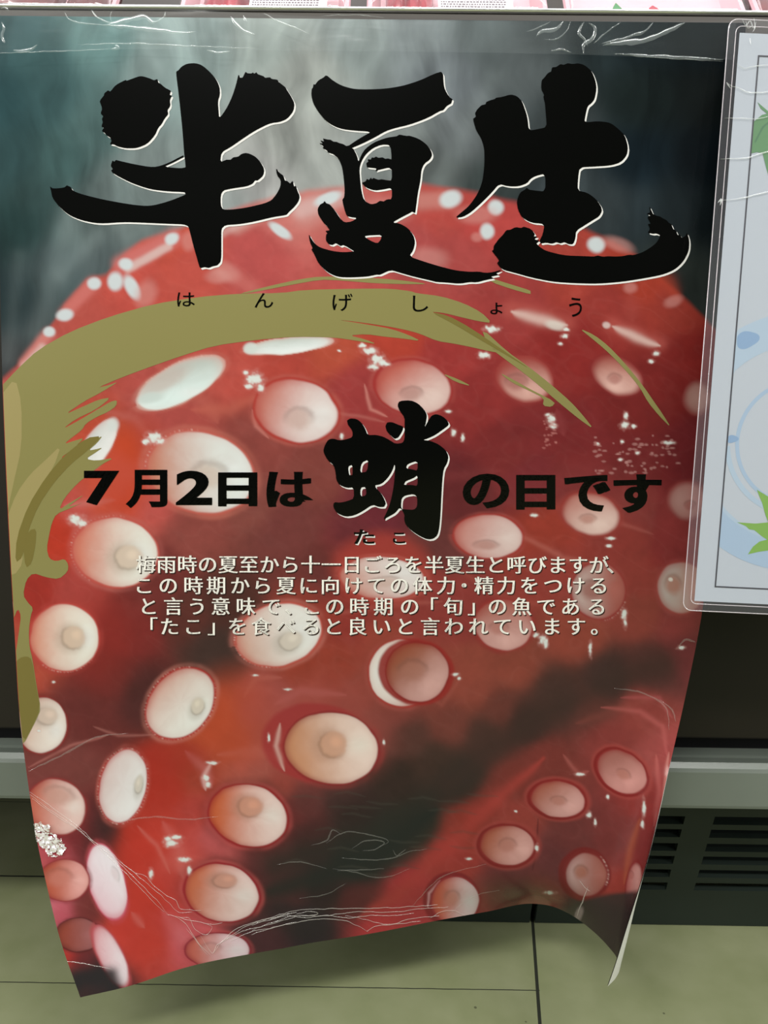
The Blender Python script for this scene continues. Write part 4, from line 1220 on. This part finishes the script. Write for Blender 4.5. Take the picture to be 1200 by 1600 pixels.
TAKO = [[(78,500),(90,450),(120,400),(160,392),(210,408),(270,398),(318,380),(318,330),(280,280),(272,245),(300,228),(350,232),(390,262),(420,310),(440,365),(510,362),(570,378),(620,405),(668,436),(742,425),(742,285),(742,220),(700,165),(683,120),(700,85),(790,80),(850,105),(900,155),(925,200),(915,265),(905,300),(930,255),(960,205),(1000,192),(1050,210),(1090,245),(1105,280),(1060,315),(990,365),(930,392),(890,405),(950,410),(1020,440),(1075,485),(1100,535),(1090,590),(1060,640),(1050,720),(1042,850),(1035,1000),(1025,1120),(1010,1180),(975,1210),(930,1215),(870,1190),(800,1145),(750,1095),(738,1050),(742,1010),(705,950),(665,1000),(610,1030),(565,1055),(600,985),(630,900),(650,800),(662,700),(664,590),(640,660),(600,720),(550,765),(490,775),(560,850),(590,920),(575,950),(530,950),(480,930),(400,985),(330,1020),(260,1030),(190,1000),(160,950),(165,910),(220,915),(280,900),(330,880),(328,790),(270,795),(210,770),(185,730),(180,670),(165,610),(115,570)],
 [(585,290),(600,260),(640,258),(690,280),(735,295),(720,340),(690,385),(660,395),(625,365),(595,330)],
 [(280,620),(318,605),(318,690),(290,690)], [(378,670),(390,590),(447,562),(440,640),(425,665)], [(382,792),(425,785),(432,855),(382,866)],
 [(752,635),(765,600),(848,572),(848,655),(800,642)], [(735,770),(750,740),(815,715),(848,690),(848,780),(800,770)], [(720,860),(845,840),(845,975),(722,968),(712,945)]]
brush('title_character', HAN, 70, 80, 0.34167, 'first brushed black title character, left of the three')
brush('title_character', KA, 470, 90, 0.275, 'middle brushed black title character')
brush('title_character', SEI, 700, 90, 0.325, 'last brushed black title character, right of the three')
brush('octopus_character', TAKO, 490, 610, 0.191667, 'smaller brushed black character in the middle of the date line')

# ------------------------------------------------------------------ set lettering
_cache = {}


def glyph(ch, bold):
    if (ch, bold) not in _cache:
        me = glyph_mesh(ch, bold)
        co = coords(me)
        _cache[(ch, bold)] = (me, co[:, :2].min(0), co[:, :2].max(0))
    return _cache[(ch, bold)]


def fit(ch, bold, x0, x1, y0, y1, lay):
    """glyph stretched into a box of the picture"""
    me, lo, hi = glyph(ch, bold)
    m2 = me.copy(); co = coords(m2)
    co[:, 0] = x0 + (co[:, 0] - lo[0]) / (hi[0] - lo[0]) * (x1 - x0)
    co[:, 1] = -(y1 - (co[:, 1] - lo[1]) / (hi[1] - lo[1]) * (y1 - y0))
    co[:, 2] = lay
    m2.vertices.foreach_set('co', co.ravel())
    return m2


def em(ch, bold, cx, cy, sx, sy, lay, tilt=0.0):
    """glyph set on its em square centred at cx, cy"""
    me, lo, hi = glyph(ch, bold)
    m2 = me.copy(); co = coords(m2)
    X = (co[:, 0] - 0.5) * sx; Y = (co[:, 1] - 0.36) * sy
    co[:, 0] = cx + X; co[:, 1] = -cy + Y; co[:, 2] = lay
    m2.vertices.foreach_set('co', co.ravel())
    return m2


for lab, row in (('bold black date lettering left of the octopus character', (('7', .035, 132, 186, 735.5, 789), ('月', .030, 197, 261, 734, 793.5), ('2', .035, 275.5, 331, 735.5, 789),
                  ('日', .034, 341.5, 401.5, 738, 791), ('は', .022, 418, 488, 737, 792))),
                 ('bold black date lettering right of the octopus character', (('の', .030, 723.5, 795, 740, 794), ('日', .034, 807, 867, 742, 796), ('で', .026, 883, 952, 742, 799), ('す', .026, 960, 1032, 741, 801)))):
    ms = []
    for c, b_, x0, x1, y0, y1 in row:
        for dx in ((-1.6, 0, 1.6) if b_ < .03 else (-.6, .6)):
            ms.append((fit(c, b_, x0 + dx, x1 + dx, y0, y1, 0.00008), 0))
    o = link('date_lettering', sheet_map(merge(ms, 'date_lettering'), OFF + 0.0001), m_ink, poster)
    o['label'] = lab
for c, b_, x0, x1, y0, y1 in (('は', .004, 277, 304.5, 457, 479), ('ん', .004, 398, 427, 458, 481), ('げ', .004, 519.5, 551, 459, 486), ('し', .004, 645, 669, 462, 487),
                              ('ょ', .004, 766, 785, 473, 491), ('う', .004, 889, 909, 465, 495)):
    link('reading_letter', sheet_map(merge([(fit(c, b_, x0, x1, y0, y1, 0.00008), 0)], 'reading_letter'), OFF + 0.0001), m_ink, poster)
for c, x0, x1, y0, y1 in (('た', 553, 585, 827, 850), ('こ', 614, 633, 832, 849)):
    ms = [(fit(c, .02, x0 + 1.8, x1 + 1.8, y0 + 2, y1 + 2, 0.0), 1), (fit(c, .02, x0, x1, y0, y1, 0.00008), 0)]
    o = link('reading_letter', sheet_map(merge(ms, 'reading_letter'), OFF + 0.0001), [m_ink, m_white], poster)
    o['label'] = 'small black white-edged reading letter under the octopus character'

LINES = [
    ('梅雨時の夏至から十一日ごろを半夏生と呼びますが、', [228 + 32.15 * k for k in range(23)] + [963], 882, 883),
    ('この時期から夏に向けての体力・精力をつける', [225, 263, 302, 338, 375, 410, 447, 482, 516, 552, 588, 624, 660, 697, 725, 756, 791, 827, 864, 899, 935], 915, 915),
    ('と言う意味で、この時期の「旬」の魚である', [232, 271, 308, 345, 384, 424, 460, 487, 523, 561, 599, 640, 669, 708, 746, 777, 815, 853, 891, 932], 947.5, 948),
    ('「たこ」を食べると良いと言われています。', [231, 265, 302, 340, 371, 408, 447, 486, 521, 558, 596, 633, 672, 709, 747, 785, 823, 862, 900, 938], 979, 979)]
ms = []
for txt, xs, ya, yb in LINES:
    for c, cx in zip(txt, xs):
        cy = ya + (yb - ya) * (cx - 220) / 740
        for dx in (-.45, .45):
            ms.append((em(c, 0.0, cx + 1.5 + dx, cy + 1.7, 31.5, 30, 0.0), 1))
            ms.append((em(c, 0.0, cx + dx, cy, 31.5, 30, 0.00008), 0))
o = link('paragraph_lettering', sheet_map(merge(ms, 'paragraph_lettering'), OFF + 0.0001), [m_cream, m_brown], poster)
o['label'] = 'four lines of cream white text with dark edges'
# ------------------------------------------------------------------ painted glints and glare along creases of the sheet's glossy skin
m_glint = clear_mat('whitened_glint', (0.93, 0.86, 0.80), 0.30, 0.15, 0.10)  # whitish tint paints light glints along the film's ridges
m_faint = clear_mat('faint_glint', (0.9, 0.88, 0.86), 0.06, 0.15, 0.05)  # weaker painted glints on the same film


def ridge_mesh(lines, name, place, step=3.0, wander=1.0):
    """narrow raised ridges along lines drawn in picture coordinates; place(xy, off) -> points"""
    bm = bmesh.new()
    for k, (pts, w, h) in enumerate(lines):
        pts = np.array(pts, float)
        s = np.r_[0, np.cumsum(np.hypot(*np.diff(pts, axis=0).T))]
        q = np.linspace(0, s[-1], max(4, int(s[-1] / step)))
        X, Y = herm(s, pts[:, 0], q), herm(s, pts[:, 1], q)
        X = X + wander * 2 * (fbm(q / 9, q * 0 + k, 300 + k, 2) - 0.5)
        Y = Y + wander * 2 * (fbm(q / 9, q * 0 + k, 500 + k, 2) - 0.5)
        tx, ty = np.gradient(X), np.gradient(Y)
        L = np.hypot(tx, ty) + 1e-9
        nx, ny = -ty / L, tx / L
        tp = np.sqrt(np.clip(4 * (q / s[-1]) * (1 - q / s[-1]), 0.03, 1)) * (0.55 + 0.9 * fbm(q / 14, q * 0, 700 + k, 2))
        a = place(np.c_[X + nx * w * tp, Y + ny * w * tp], 0.0003)
        b = place(np.c_[X, Y], 0.0003 + h)
        c = place(np.c_[X - nx * w * tp, Y - ny * w * tp], 0.0003)
        V = [[bm.verts.new(tuple(p)) for p in r] for r in (a, b, c)]
        for i in range(len(q) - 1):
            bm.faces.new((V[0][i], V[0][i + 1], V[1][i + 1], V[1][i]))
            bm.faces.new((V[1][i], V[1][i + 1], V[2][i + 1], V[2][i]))
    return bm_mesh(bm, name)


def on_sheet(xy, off):
    uv = px_uv(xy)
    return sheet(uv[:, 0], uv[:, 1], off)


def z6(*p):
    return [(60 + x / 3, 1220 + y / 3) for x, y in p]


def z4(*p):
    return [(400 + x / 3, 1200 + y / 3) for x, y in p]


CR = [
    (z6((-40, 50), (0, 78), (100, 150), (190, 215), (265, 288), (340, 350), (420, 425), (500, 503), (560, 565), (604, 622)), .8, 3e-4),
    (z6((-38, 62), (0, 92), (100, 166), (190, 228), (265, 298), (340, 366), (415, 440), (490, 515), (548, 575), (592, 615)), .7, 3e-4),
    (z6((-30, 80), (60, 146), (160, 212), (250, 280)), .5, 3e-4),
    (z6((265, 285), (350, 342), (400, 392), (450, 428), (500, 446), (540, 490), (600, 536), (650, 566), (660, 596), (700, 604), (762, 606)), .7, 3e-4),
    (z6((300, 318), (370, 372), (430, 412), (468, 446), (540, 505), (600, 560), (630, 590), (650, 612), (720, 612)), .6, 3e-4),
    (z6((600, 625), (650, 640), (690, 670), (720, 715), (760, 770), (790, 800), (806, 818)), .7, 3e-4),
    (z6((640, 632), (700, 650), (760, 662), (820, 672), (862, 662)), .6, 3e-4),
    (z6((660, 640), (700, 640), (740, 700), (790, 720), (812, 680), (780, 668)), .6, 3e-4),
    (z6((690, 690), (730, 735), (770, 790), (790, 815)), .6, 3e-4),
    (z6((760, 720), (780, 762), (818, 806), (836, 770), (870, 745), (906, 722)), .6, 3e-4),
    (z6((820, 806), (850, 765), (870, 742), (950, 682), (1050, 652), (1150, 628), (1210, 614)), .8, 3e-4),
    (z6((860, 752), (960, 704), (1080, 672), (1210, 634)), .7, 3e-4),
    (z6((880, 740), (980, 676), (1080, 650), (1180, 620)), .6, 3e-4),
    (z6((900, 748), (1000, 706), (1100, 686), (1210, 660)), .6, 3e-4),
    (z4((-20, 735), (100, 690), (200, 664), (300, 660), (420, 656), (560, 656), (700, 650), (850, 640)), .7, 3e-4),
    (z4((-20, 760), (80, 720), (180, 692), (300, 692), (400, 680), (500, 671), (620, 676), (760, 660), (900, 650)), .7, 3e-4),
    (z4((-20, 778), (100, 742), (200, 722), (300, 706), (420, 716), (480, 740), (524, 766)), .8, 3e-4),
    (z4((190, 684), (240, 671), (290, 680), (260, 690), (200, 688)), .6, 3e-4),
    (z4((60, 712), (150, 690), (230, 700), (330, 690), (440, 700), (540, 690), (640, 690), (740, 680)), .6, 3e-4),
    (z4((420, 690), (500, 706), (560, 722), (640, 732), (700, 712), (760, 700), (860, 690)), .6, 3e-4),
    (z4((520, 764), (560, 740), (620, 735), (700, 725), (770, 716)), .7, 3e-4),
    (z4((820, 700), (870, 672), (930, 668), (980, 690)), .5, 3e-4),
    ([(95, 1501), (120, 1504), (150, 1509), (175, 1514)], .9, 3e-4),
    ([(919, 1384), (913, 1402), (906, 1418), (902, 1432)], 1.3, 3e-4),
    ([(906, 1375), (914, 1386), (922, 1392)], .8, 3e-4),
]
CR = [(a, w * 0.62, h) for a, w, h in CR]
for part_, lab in ((CR[:22], 'fine whitish painted glint lines along the lower film creases'), (CR[22:23], 'short pale painted glint near the lower left corner'), (CR[23:], 'pale painted glint along a crease by the lower right curl')):
    o = link('glint_lines', ridge_mesh(part_, 'glint_lines', on_sheet), m_glint, poster, smooth=True)
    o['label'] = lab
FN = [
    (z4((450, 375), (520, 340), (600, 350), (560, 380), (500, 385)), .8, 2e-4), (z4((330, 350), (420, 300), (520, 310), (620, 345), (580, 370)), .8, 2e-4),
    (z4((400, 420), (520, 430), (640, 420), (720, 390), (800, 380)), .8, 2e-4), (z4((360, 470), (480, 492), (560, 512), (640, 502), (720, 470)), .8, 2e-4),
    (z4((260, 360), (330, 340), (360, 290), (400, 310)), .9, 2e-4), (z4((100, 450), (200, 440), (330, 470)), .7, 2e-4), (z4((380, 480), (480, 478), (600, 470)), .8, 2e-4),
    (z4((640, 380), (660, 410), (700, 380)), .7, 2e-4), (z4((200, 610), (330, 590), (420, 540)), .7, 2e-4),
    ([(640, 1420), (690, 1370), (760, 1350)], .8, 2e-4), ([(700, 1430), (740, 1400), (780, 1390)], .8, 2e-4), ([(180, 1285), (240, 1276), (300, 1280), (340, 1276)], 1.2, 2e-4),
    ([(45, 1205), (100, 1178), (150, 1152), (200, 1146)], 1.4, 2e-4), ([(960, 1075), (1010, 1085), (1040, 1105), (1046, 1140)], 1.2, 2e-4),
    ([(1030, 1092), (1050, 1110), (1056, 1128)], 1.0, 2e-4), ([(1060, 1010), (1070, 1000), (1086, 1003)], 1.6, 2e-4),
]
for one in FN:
    link('faint_glint', ridge_mesh([one], 'faint_glint', on_sheet), m_faint, poster, smooth=True)

# crumpled film at the lower left edge, coloured white to stand for lamp glare
m_glare = clear_mat('white_glare_film', (0.97, 0.95, 0.95), 0.72, 0.10, 0.40)
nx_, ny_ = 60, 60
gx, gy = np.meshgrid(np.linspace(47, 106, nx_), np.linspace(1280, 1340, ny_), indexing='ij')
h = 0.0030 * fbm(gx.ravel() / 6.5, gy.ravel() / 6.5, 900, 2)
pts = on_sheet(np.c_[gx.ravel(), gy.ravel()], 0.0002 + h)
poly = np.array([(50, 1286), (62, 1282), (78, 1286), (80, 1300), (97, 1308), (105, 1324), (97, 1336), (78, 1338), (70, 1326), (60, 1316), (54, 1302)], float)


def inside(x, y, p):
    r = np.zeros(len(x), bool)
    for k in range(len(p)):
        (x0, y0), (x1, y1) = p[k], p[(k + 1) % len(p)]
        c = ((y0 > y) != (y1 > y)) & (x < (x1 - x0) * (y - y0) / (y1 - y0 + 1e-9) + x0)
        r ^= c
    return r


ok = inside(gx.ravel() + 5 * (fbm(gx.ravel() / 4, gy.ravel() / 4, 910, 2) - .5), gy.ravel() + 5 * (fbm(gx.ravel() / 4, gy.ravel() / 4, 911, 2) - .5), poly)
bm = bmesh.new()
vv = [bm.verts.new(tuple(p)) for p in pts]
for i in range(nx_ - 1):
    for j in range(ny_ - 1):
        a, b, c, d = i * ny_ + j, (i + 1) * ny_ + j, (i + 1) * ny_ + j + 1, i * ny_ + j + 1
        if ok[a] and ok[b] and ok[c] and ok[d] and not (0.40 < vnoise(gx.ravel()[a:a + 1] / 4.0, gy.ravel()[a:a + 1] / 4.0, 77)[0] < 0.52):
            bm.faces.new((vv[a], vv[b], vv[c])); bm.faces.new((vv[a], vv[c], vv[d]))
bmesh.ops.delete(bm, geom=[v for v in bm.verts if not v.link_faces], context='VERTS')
o = link('painted_glare_patch', bm_mesh(bm, 'painted_glare_patch'), m_glare, poster)
o['label'] = 'crumpled white patch of painted lamp glare at the lower left edge'

# ------------------------------------------------------------------ clear film strip that holds the poster to the rail
film = empty('clear_film_strip', (0, -0.008, Z_TOP), 'wide clear wrinkled plastic strip across the top of the octopus poster, under the rail', 'plastic strip')
m_film = clear_mat('clear_tape', (0.80, 0.90, 0.90), 0.020, 0.10, 0.026)
m_wr = clear_mat('film_wrinkle_glint', (0.85, 0.95, 0.94), 0.10, 0.16, 0.07)  # milky tint paints the glints along the strip's wrinkles
fn, fm = 420, 40
fx = np.linspace(-60, 1150, fn)
ftop = np.interp(fx, [-60, 0, 300, 380, 450, 600, 700, 1160], [9, 10, 16, 19, 24, 31, 33, 33])
fbot = np.interp(fx, [-60, 0, 80, 170, 300, 450, 600, 750, 900, 1130, 1160], [83, 83, 82, 77, 76, 79, 80, 82, 85, 93, 94])
GX = np.repeat(fx[:, None], fm, 1); GY = ftop[:, None] + (fbot - ftop)[:, None] * np.linspace(0, 1, fm)[None]
hh = 0.0004 * fbm(GX.ravel() / 90, GY.ravel() / 26, 930, 3)


def in_front(xy, off, base=0.0018):
    """on the strip, which hangs just in front of the sheet and the rail lip"""
    d = ray_n(xy)
    off = np.broadcast_to(np.asarray(off, float), (len(xy),))
    t = (-0.0062 - 0.0052 - CAM[1]) / d[:, 1]
    p = CAM + d * t[:, None]
    for _ in range(3):
        dz = np.clip(Z_TOP - p[:, 2], -0.01, 0.06)
        yy = -0.0098 - dz * 0.09 - base - off
        t = (yy - CAM[1]) / d[:, 1]
        p = CAM + d * t[:, None]
    return p


def ray_n(xy):
    xy = np.asarray(xy, float)
    return _f[None] + ((xy[:, :1] - 600) / F_PX) * _r[None] - ((xy[:, 1:2] - 800) / F_PX) * _u[None]


me = grid_mesh('strip', in_front(np.c_[GX.ravel(), GY.ravel()], hh), fn, fm, FLIP)
link('strip', me, m_film, film)
WR = [
    ([(100, 18), (108, 30), (125, 36), (150, 38), (165, 40)], 1.2, 5e-4), ([(143, 15), (150, 25), (165, 33), (178, 36)], 1.0, 5e-4), ([(165, 40), (190, 34), (215, 27), (225, 25), (240, 35), (246, 33)], 1.6, 5e-4),
    ([(175, 36), (172, 27), (176, 16)], .9, 5e-4), ([(246, 33), (258, 24), (259, 17)], 1.0, 5e-4), ([(160, 39), (200, 42), (250, 47), (290, 51), (306, 49)], 1.3, 5e-4),
    ([(0, 14), (8, 12), (14, 16)], 2.0, 6e-4), ([(2, 35), (6, 45), (3, 55), (8, 68)], 1.3, 5e-4), ([(20, 78), (35, 80), (50, 76), (58, 70)], 1.0, 5e-4),
    ([(-40, 84), (60, 81), (140, 78), (175, 76)], .9, 4e-4), ([(120, 70), (200, 68), (300, 72), (400, 76)], .7, 4e-4), ([(172, 77), (185, 74), (180, 70)], 1.0, 4e-4),
    ([(410, 20), (440, 35), (465, 45), (483, 53)], 1.4, 5e-4), ([(360, 26), (372, 40), (385, 50), (398, 54)], 1.6, 4e-4), ([(380, 24), (384, 34)], .8, 4e-4),
    ([(500, 26), (550, 23), (600, 28)], .8, 4e-4), ([(323, 78), (340, 82), (360, 80)], .9, 4e-4), ([(880, 33), (870, 45), (845, 50), (838, 56)], 1.1, 5e-4),
    ([(892, 34), (884, 50), (865, 62), (850, 62)], 1.1, 5e-4), ([(912, 34), (905, 52), (914, 62), (918, 72)], 1.0, 5e-4), ([(920, 36), (930, 44), (924, 62), (912, 70), (912, 85)], 1.1, 5e-4),
    ([(970, 34), (955, 45), (938, 58), (928, 68)], 1.3, 5e-4), ([(1020, 35), (1012, 45), (990, 55), (940, 68)], 1.3, 5e-4), ([(1070, 35), (1040, 50), (1010, 62), (960, 68), (942, 71)], 1.5, 5e-4),
    ([(860, 34), (830, 48), (822, 50)], 1.0, 5e-4), ([(860, 80), (875, 77), (893, 82)], .8, 4e-4), ([(960, 84), (1030, 88), (1130, 93)], 1.0, 4e-4), ([(980, 86), (1040, 91), (1130, 96)], .7, 4e-4),
]
WR = [(a, w * (1.0 + (k_ % 3) * 0.8), h) for k_, (a, w, h) in enumerate(WR)]
for part_ in (WR[:17], WR[17:]):
    link('wrinkle_glints', ridge_mesh(part_, 'wrinkle_glints', lambda xy, off: in_front(xy, np.asarray(off) + 0.0012)), m_wr, film, smooth=True)

# ------------------------------------------------------------------ laminated notice hanging over the poster's right edge
SL = 0.085


def lam(px, py, d=0.0):
    """point of the notice's hanging plane seen through the picture point, d = distance out of its face"""
    q = ray(px, py)
    n = np.array([0, 1.0, -SL]); n /= np.linalg.norm(n)
    p0 = np.array([0, -0.0200, 0.815])
    return CAM + q * (np.dot(p0 - CAM, n) / np.dot(q, n)) - n * d


LN = np.array([0, 1.0, -SL]); LN /= np.linalg.norm(LN)
A0, A1 = lam(1139, 30), lam(1066.5, 953)
LV = (A1 - A0) / np.linalg.norm(A1 - A0)                 # down the left edge
LU = np.cross(LV, -LN); LU /= np.linalg.norm(LU)
if LU[0] < 0:
    LU = -LU
LH = np.linalg.norm(A1 - A0)
LW = LH * 0.716


def lp(a, b, d=0.0):
    return A0 + LU * a + LV * b - LN * d


def lam_ab(px, py):
    p = lam(px, py) - A0
    return float(p @ LU), float(p @ LV)


notice = empty('laminated_notice', tuple(lp(LW / 2, LH / 2)), 'white laminated sheet with thin black border, blue rings and green maple leaves in clear pouch', 'notice')
m_pouch = clear_mat('clear_pouch', (0.80, 0.80, 0.88), 0.05, 0.10, 0.05)
m_pedge = clear_mat('pouch_edge', (0.92, 0.84, 0.90), 0.36, 0.15, 0.10)  # pale tint paints a highlight on the pouch's rim and seam
m_pglint = clear_mat('pouch_glint', (0.92, 0.96, 0.96), 0.34, 0.15, 0.10)  # pale tint paints glint lines across the pouch creases
m_sheet = mat('white_notice_paper', ink((206, 214, 226)), rough=0.35, spec=0.4)
m_line = mat('black_border_ink', (0.012, 0.012, 0.02), rough=0.4)
m_blue = mat('pale_blue_ink', ink((178, 204, 232)), rough=0.4)
m_blue2 = mat('soft_blue_ink', ink((190, 212, 234)), rough=0.4)
m_blued = mat('blue_blot_ink', ink((146, 182, 222)), rough=0.4)
m_lime = mat('yellow_green_leaf_ink', ink((132, 186, 62)), rough=0.4)
m_green = mat('green_leaf_ink', ink((92, 150, 92)), rough=0.4)
m_vein = mat('dark_green_vein_ink', ink((66, 128, 80)), rough=0.4)


def rect_ring(a0, a1, b0, b1, r, n=6):
    out = []
    for ca, cb, t0 in ((a1 - r, b1 - r, 0), (a0 + r, b1 - r, 90), (a0 + r, b0 + r, 180), (a1 - r, b0 + r, 270)):
        for k in range(n + 1):
            t = math.radians(t0 + 90 * k / n)
            out.append((ca + r * math.cos(t), cb + r * math.sin(t)))
    return out


TH = 0.0009
R0 = rect_ring(0, LW, 0, LH, 0.006)
R1 = rect_ring(0.0004, LW - 0.0004, 0.0004, LH - 0.0004, 0.0058)
me = ring_shell([[lp(a, b, -0.0003) for a, b in R0], [lp(a, b, TH) for a, b in R0], [lp(a, b, TH + 0.0002) for a, b in R1]], 'clear_pouch', cap0=False)
link('clear_pouch', me, m_pouch, notice)


def tube_loop(ring, r, d, name, mt):
    bm = bmesh.new()
    n = len(ring); K = 6
    V = []
    for i in range(n):
        a, b = np.array(ring[i]), np.array(ring[(i + 1) % n]); z = np.array(ring[i - 1])
        t = (b - z) / (np.linalg.norm(b - z) + 1e-12)
        m = np.array([-t[1], t[0]])
        row = []
        for k in range(K):
            an = 2 * math.pi * k / K
            q = a + m * r * math.cos(an)
            row.append(bm.verts.new(tuple(lp(q[0], q[1], d + r * math.sin(an)))))
        V.append(row)
    for i in range(n):
        for k in range(K):
            bm.faces.new((V[i][k], V[i][(k + 1) % K], V[(i + 1) % n][(k + 1) % K], V[(i + 1) % n][k]))
    return link(name, bm_mesh(bm, name), mt, notice, smooth=True)


s0 = lam_ab(1149, 200)[0] - lam_ab(1137, 200)[0]
e0 = 0.5 * (lam_ab(1115, 500)[0] + lam_ab(1078, 925)[0])
tube_loop(R0, 0.00036, TH * 0.6, 'pouch_rim', m_pedge)
tube_loop(rect_ring(e0, LW - e0, 0.0045, LH - 0.0050, 0.004), 0.00030, TH, 'pouch_seam', m_pedge)


def flat(contours, d, name, mt, parent, thick=0.0):
    """flat printed shape given in the notice's own metres"""
    c = bpy.data.curves.new('s', 'CURVE'); c.dimensions = '2D'; c.fill_mode = 'BOTH'
    for pts in contours:
        s = c.splines.new('POLY'); s.points.add(len(pts) - 1); s.use_cyclic_u = True
        for p, q in zip(s.points, pts):
            p.co = (q[0] * 1000, -q[1] * 1000, 0, 1)
    o = bpy.data.objects.new('s', c); COL.objects.link(o)
    me = bpy.data.meshes.new_from_object(o.evaluated_get(bpy.context.evaluated_depsgraph_get()))
    bpy.data.objects.remove(o); bpy.data.curves.remove(c)
    co = coords(me)
    Q = A0[None] + LU[None] * (co[:, :1] / 1000) + LV[None] * (-co[:, 1:2] / 1000) - LN[None] * d
    me.vertices.foreach_set('co', Q.astype(np.float32).ravel()); me.update()
    me.name = name
    o = link(name, me, mt)
    o.parent = parent
    o.matrix_parent_inverse = Matrix.Identity(4)
    if parent is notice:
        o.location = -Vector(notice.location)
    return o


pa0 = 0.5 * (lam_ab(1152, 60)[0] + lam_ab(1088, 930)[0])
pb0, pb1 = lam_ab(1165, 52)[1], lam_ab(1110, 940)[1]
prect = [(pa0, pb0), (LW - pa0, pb0), (LW - pa0, pb1), (pa0, pb1)]
paper = flat([prect], TH * 0.35, 'paper_sheet', m_sheet, notice)
la0 = 0.5 * (lam_ab(1184, 90)[0] + lam_ab(1115.5, 918)[0])
lb0, lb1 = lam_ab(1190, 87)[1], lam_ab(1150, 919)[1]
lw_ = 0.0010
flat([[(la0, lb0), (LW - la0, lb0), (LW - la0, lb1), (la0, lb1)], [(la0 + lw_, lb0 + lw_), (LW - la0 - lw_, lb0 + lw_), (LW - la0 - lw_, lb1 - lw_), (la0 + lw_, lb1 - lw_)]],
     TH * 0.60, 'border_line', m_line, paper)
# ring motif, printed only inside the border
ca, cb = lam_ab(1248, 692)
RS = abs(lam_ab(1200, 888)[1] - lam_ab(1200, 495)[1]) / 393.0


def ring_pts(r0, r1, t0=0, t1=360):
    lim = la0 + lw_

    def arc(r, a, b):
        return [(max(ca + r * math.cos(math.radians(t)), lim), cb + r * math.sin(math.radians(t))) for t in np.linspace(a, b, 160)]
    return arc(r0, t0, t1) + arc(r1, t1, t0)


flat([ring_pts(203 * RS, 153 * RS, 0, 360)], TH * 0.46, 'blue_ring_motif', m_blue2, paper)
flat([ring_pts(203 * RS, 158 * RS, 92, 168)], TH * 0.48, 'blue_ring_motif', m_blue, paper)
flat([ring_pts(116 * RS, 108 * RS, 20, 175)], TH * 0.46, 'blue_ring_motif', m_blue2, paper)
flat([ring_pts(100 * RS, 94 * RS, 0, 360)], TH * 0.46, 'blue_ring_motif', m_blue, paper)


def blot(px, py, a, b, name, mt, rot=0):
    c0 = lam_ab(px, py)
    pts = []
    for t in range(28):
        an = 2 * math.pi * t / 28
        rr_ = 1 + 0.10 * math.sin(3 * an + 1)
        x, y = a * RS * rr_ * math.cos(an), b * RS * rr_ * math.sin(an)
        cr, sr = math.cos(math.radians(rot)), math.sin(math.radians(rot))
        pts.append((max(c0[0] + x * cr - y * sr, la0 + lw_), c0[1] + x * sr + y * cr))
    flat([pts], TH * 0.50, name, mt, paper)


blot(1167, 531, 18, 13, 'blue_blot', m_blued, -20)
blot(1144, 686, 9, 6, 'blue_blot', m_blued, -10)
# maple leaves
LEAF = [(1151, 816), (1165, 822), (1170, 827), (1178, 828), (1190, 838), (1198, 843), (1186, 846), (1176, 854), (1168, 866), (1185, 862), (1200, 860), (1214, 852), (1210, 872), (1214, 892), (1222, 874),
        (1228, 852), (1244, 866), (1266, 872), (1254, 854), (1240, 842), (1262, 836), (1284, 818), (1260, 820), (1240, 824), (1252, 800), (1250, 770), (1236, 792), (1226, 812), (1216, 790), (1200, 776),
        (1182, 765), (1190, 785), (1196, 806), (1200, 816), (1180, 818)]
lf = flat([[lam_ab(*p) for p in LEAF]], TH * 0.58, 'maple_leaf', m_lime, paper)
lf['label'] = 'yellow-green maple leaf printed at the lower edge'
LEAF2 = [(1183, 160), (1190, 166), (1204, 178), (1232, 168), (1262, 196), (1256, 262), (1220, 304), (1206, 294), (1197, 264), (1191, 240), (1182, 238), (1173, 240), (1172, 232), (1176, 190), (1190, 180), (1198, 178), (1188, 170)]
lf2 = flat([[(max(lam_ab(*p)[0], la0 + lw_), lam_ab(*p)[1]) for p in LEAF2]], TH * 0.58, 'maple_leaf', m_green, paper)
lf2['label'] = 'darker green maple leaf printed at the upper edge'
flat([[lam_ab(*p) for p in ((1178, 222), (1190, 198), (1206, 186), (1206, 188), (1192, 201), (1180, 224))]], TH * 0.66, 'leaf_vein', m_vein, paper)


def on_notice(xy, off):
    off = np.broadcast_to(np.asarray(off, float), (len(xy),))
    return np.array([lam(x, y, TH + 0.0001 + o_) for (x, y), o_ in zip(xy, off)])


NC = [
    ([(1136, 132), (1142, 136), (1150, 138), (1168, 146), (1185, 146), (1220, 144), (1260, 150)], 1.2, 4e-4), ([(1150, 102), (1162, 108), (1172, 106), (1185, 104), (1220, 105)], 1.0, 4e-4),
    ([(1130, 186), (1155, 186), (1180, 187), (1200, 183), (1230, 178)], .9, 4e-4), ([(1124, 250), (1140, 249), (1165, 248), (1185, 242), (1202, 237), (1240, 226)], 1.4, 4e-4),
    ([(1122, 314), (1140, 313), (1160, 310), (1180, 305), (1202, 300), (1240, 290)], 1.4, 4e-4), ([(1158, 32), (1164, 42), (1170, 34), (1176, 46), (1180, 36)], 1.0, 4e-4),
    ([(1176, 30), (1178, 46), (1174, 52)], .8, 4e-4), ([(1170, 62), (1172, 72)], 1.0, 3e-4), ([(1120, 318), (1126, 312), (1124, 322)], 2.0, 5e-4), ([(1134, 130), (1140, 140)], 1.5, 4e-4),
    ([(1164, 36), (1168, 46), (1174, 42)], 1.0, 4e-4),
]
link('pouch_glint', ridge_mesh([(a, w * .8, h) for a, w, h in NC], 'pouch_glint', on_notice, 3.0, 0.5), m_pglint, notice, smooth=True)
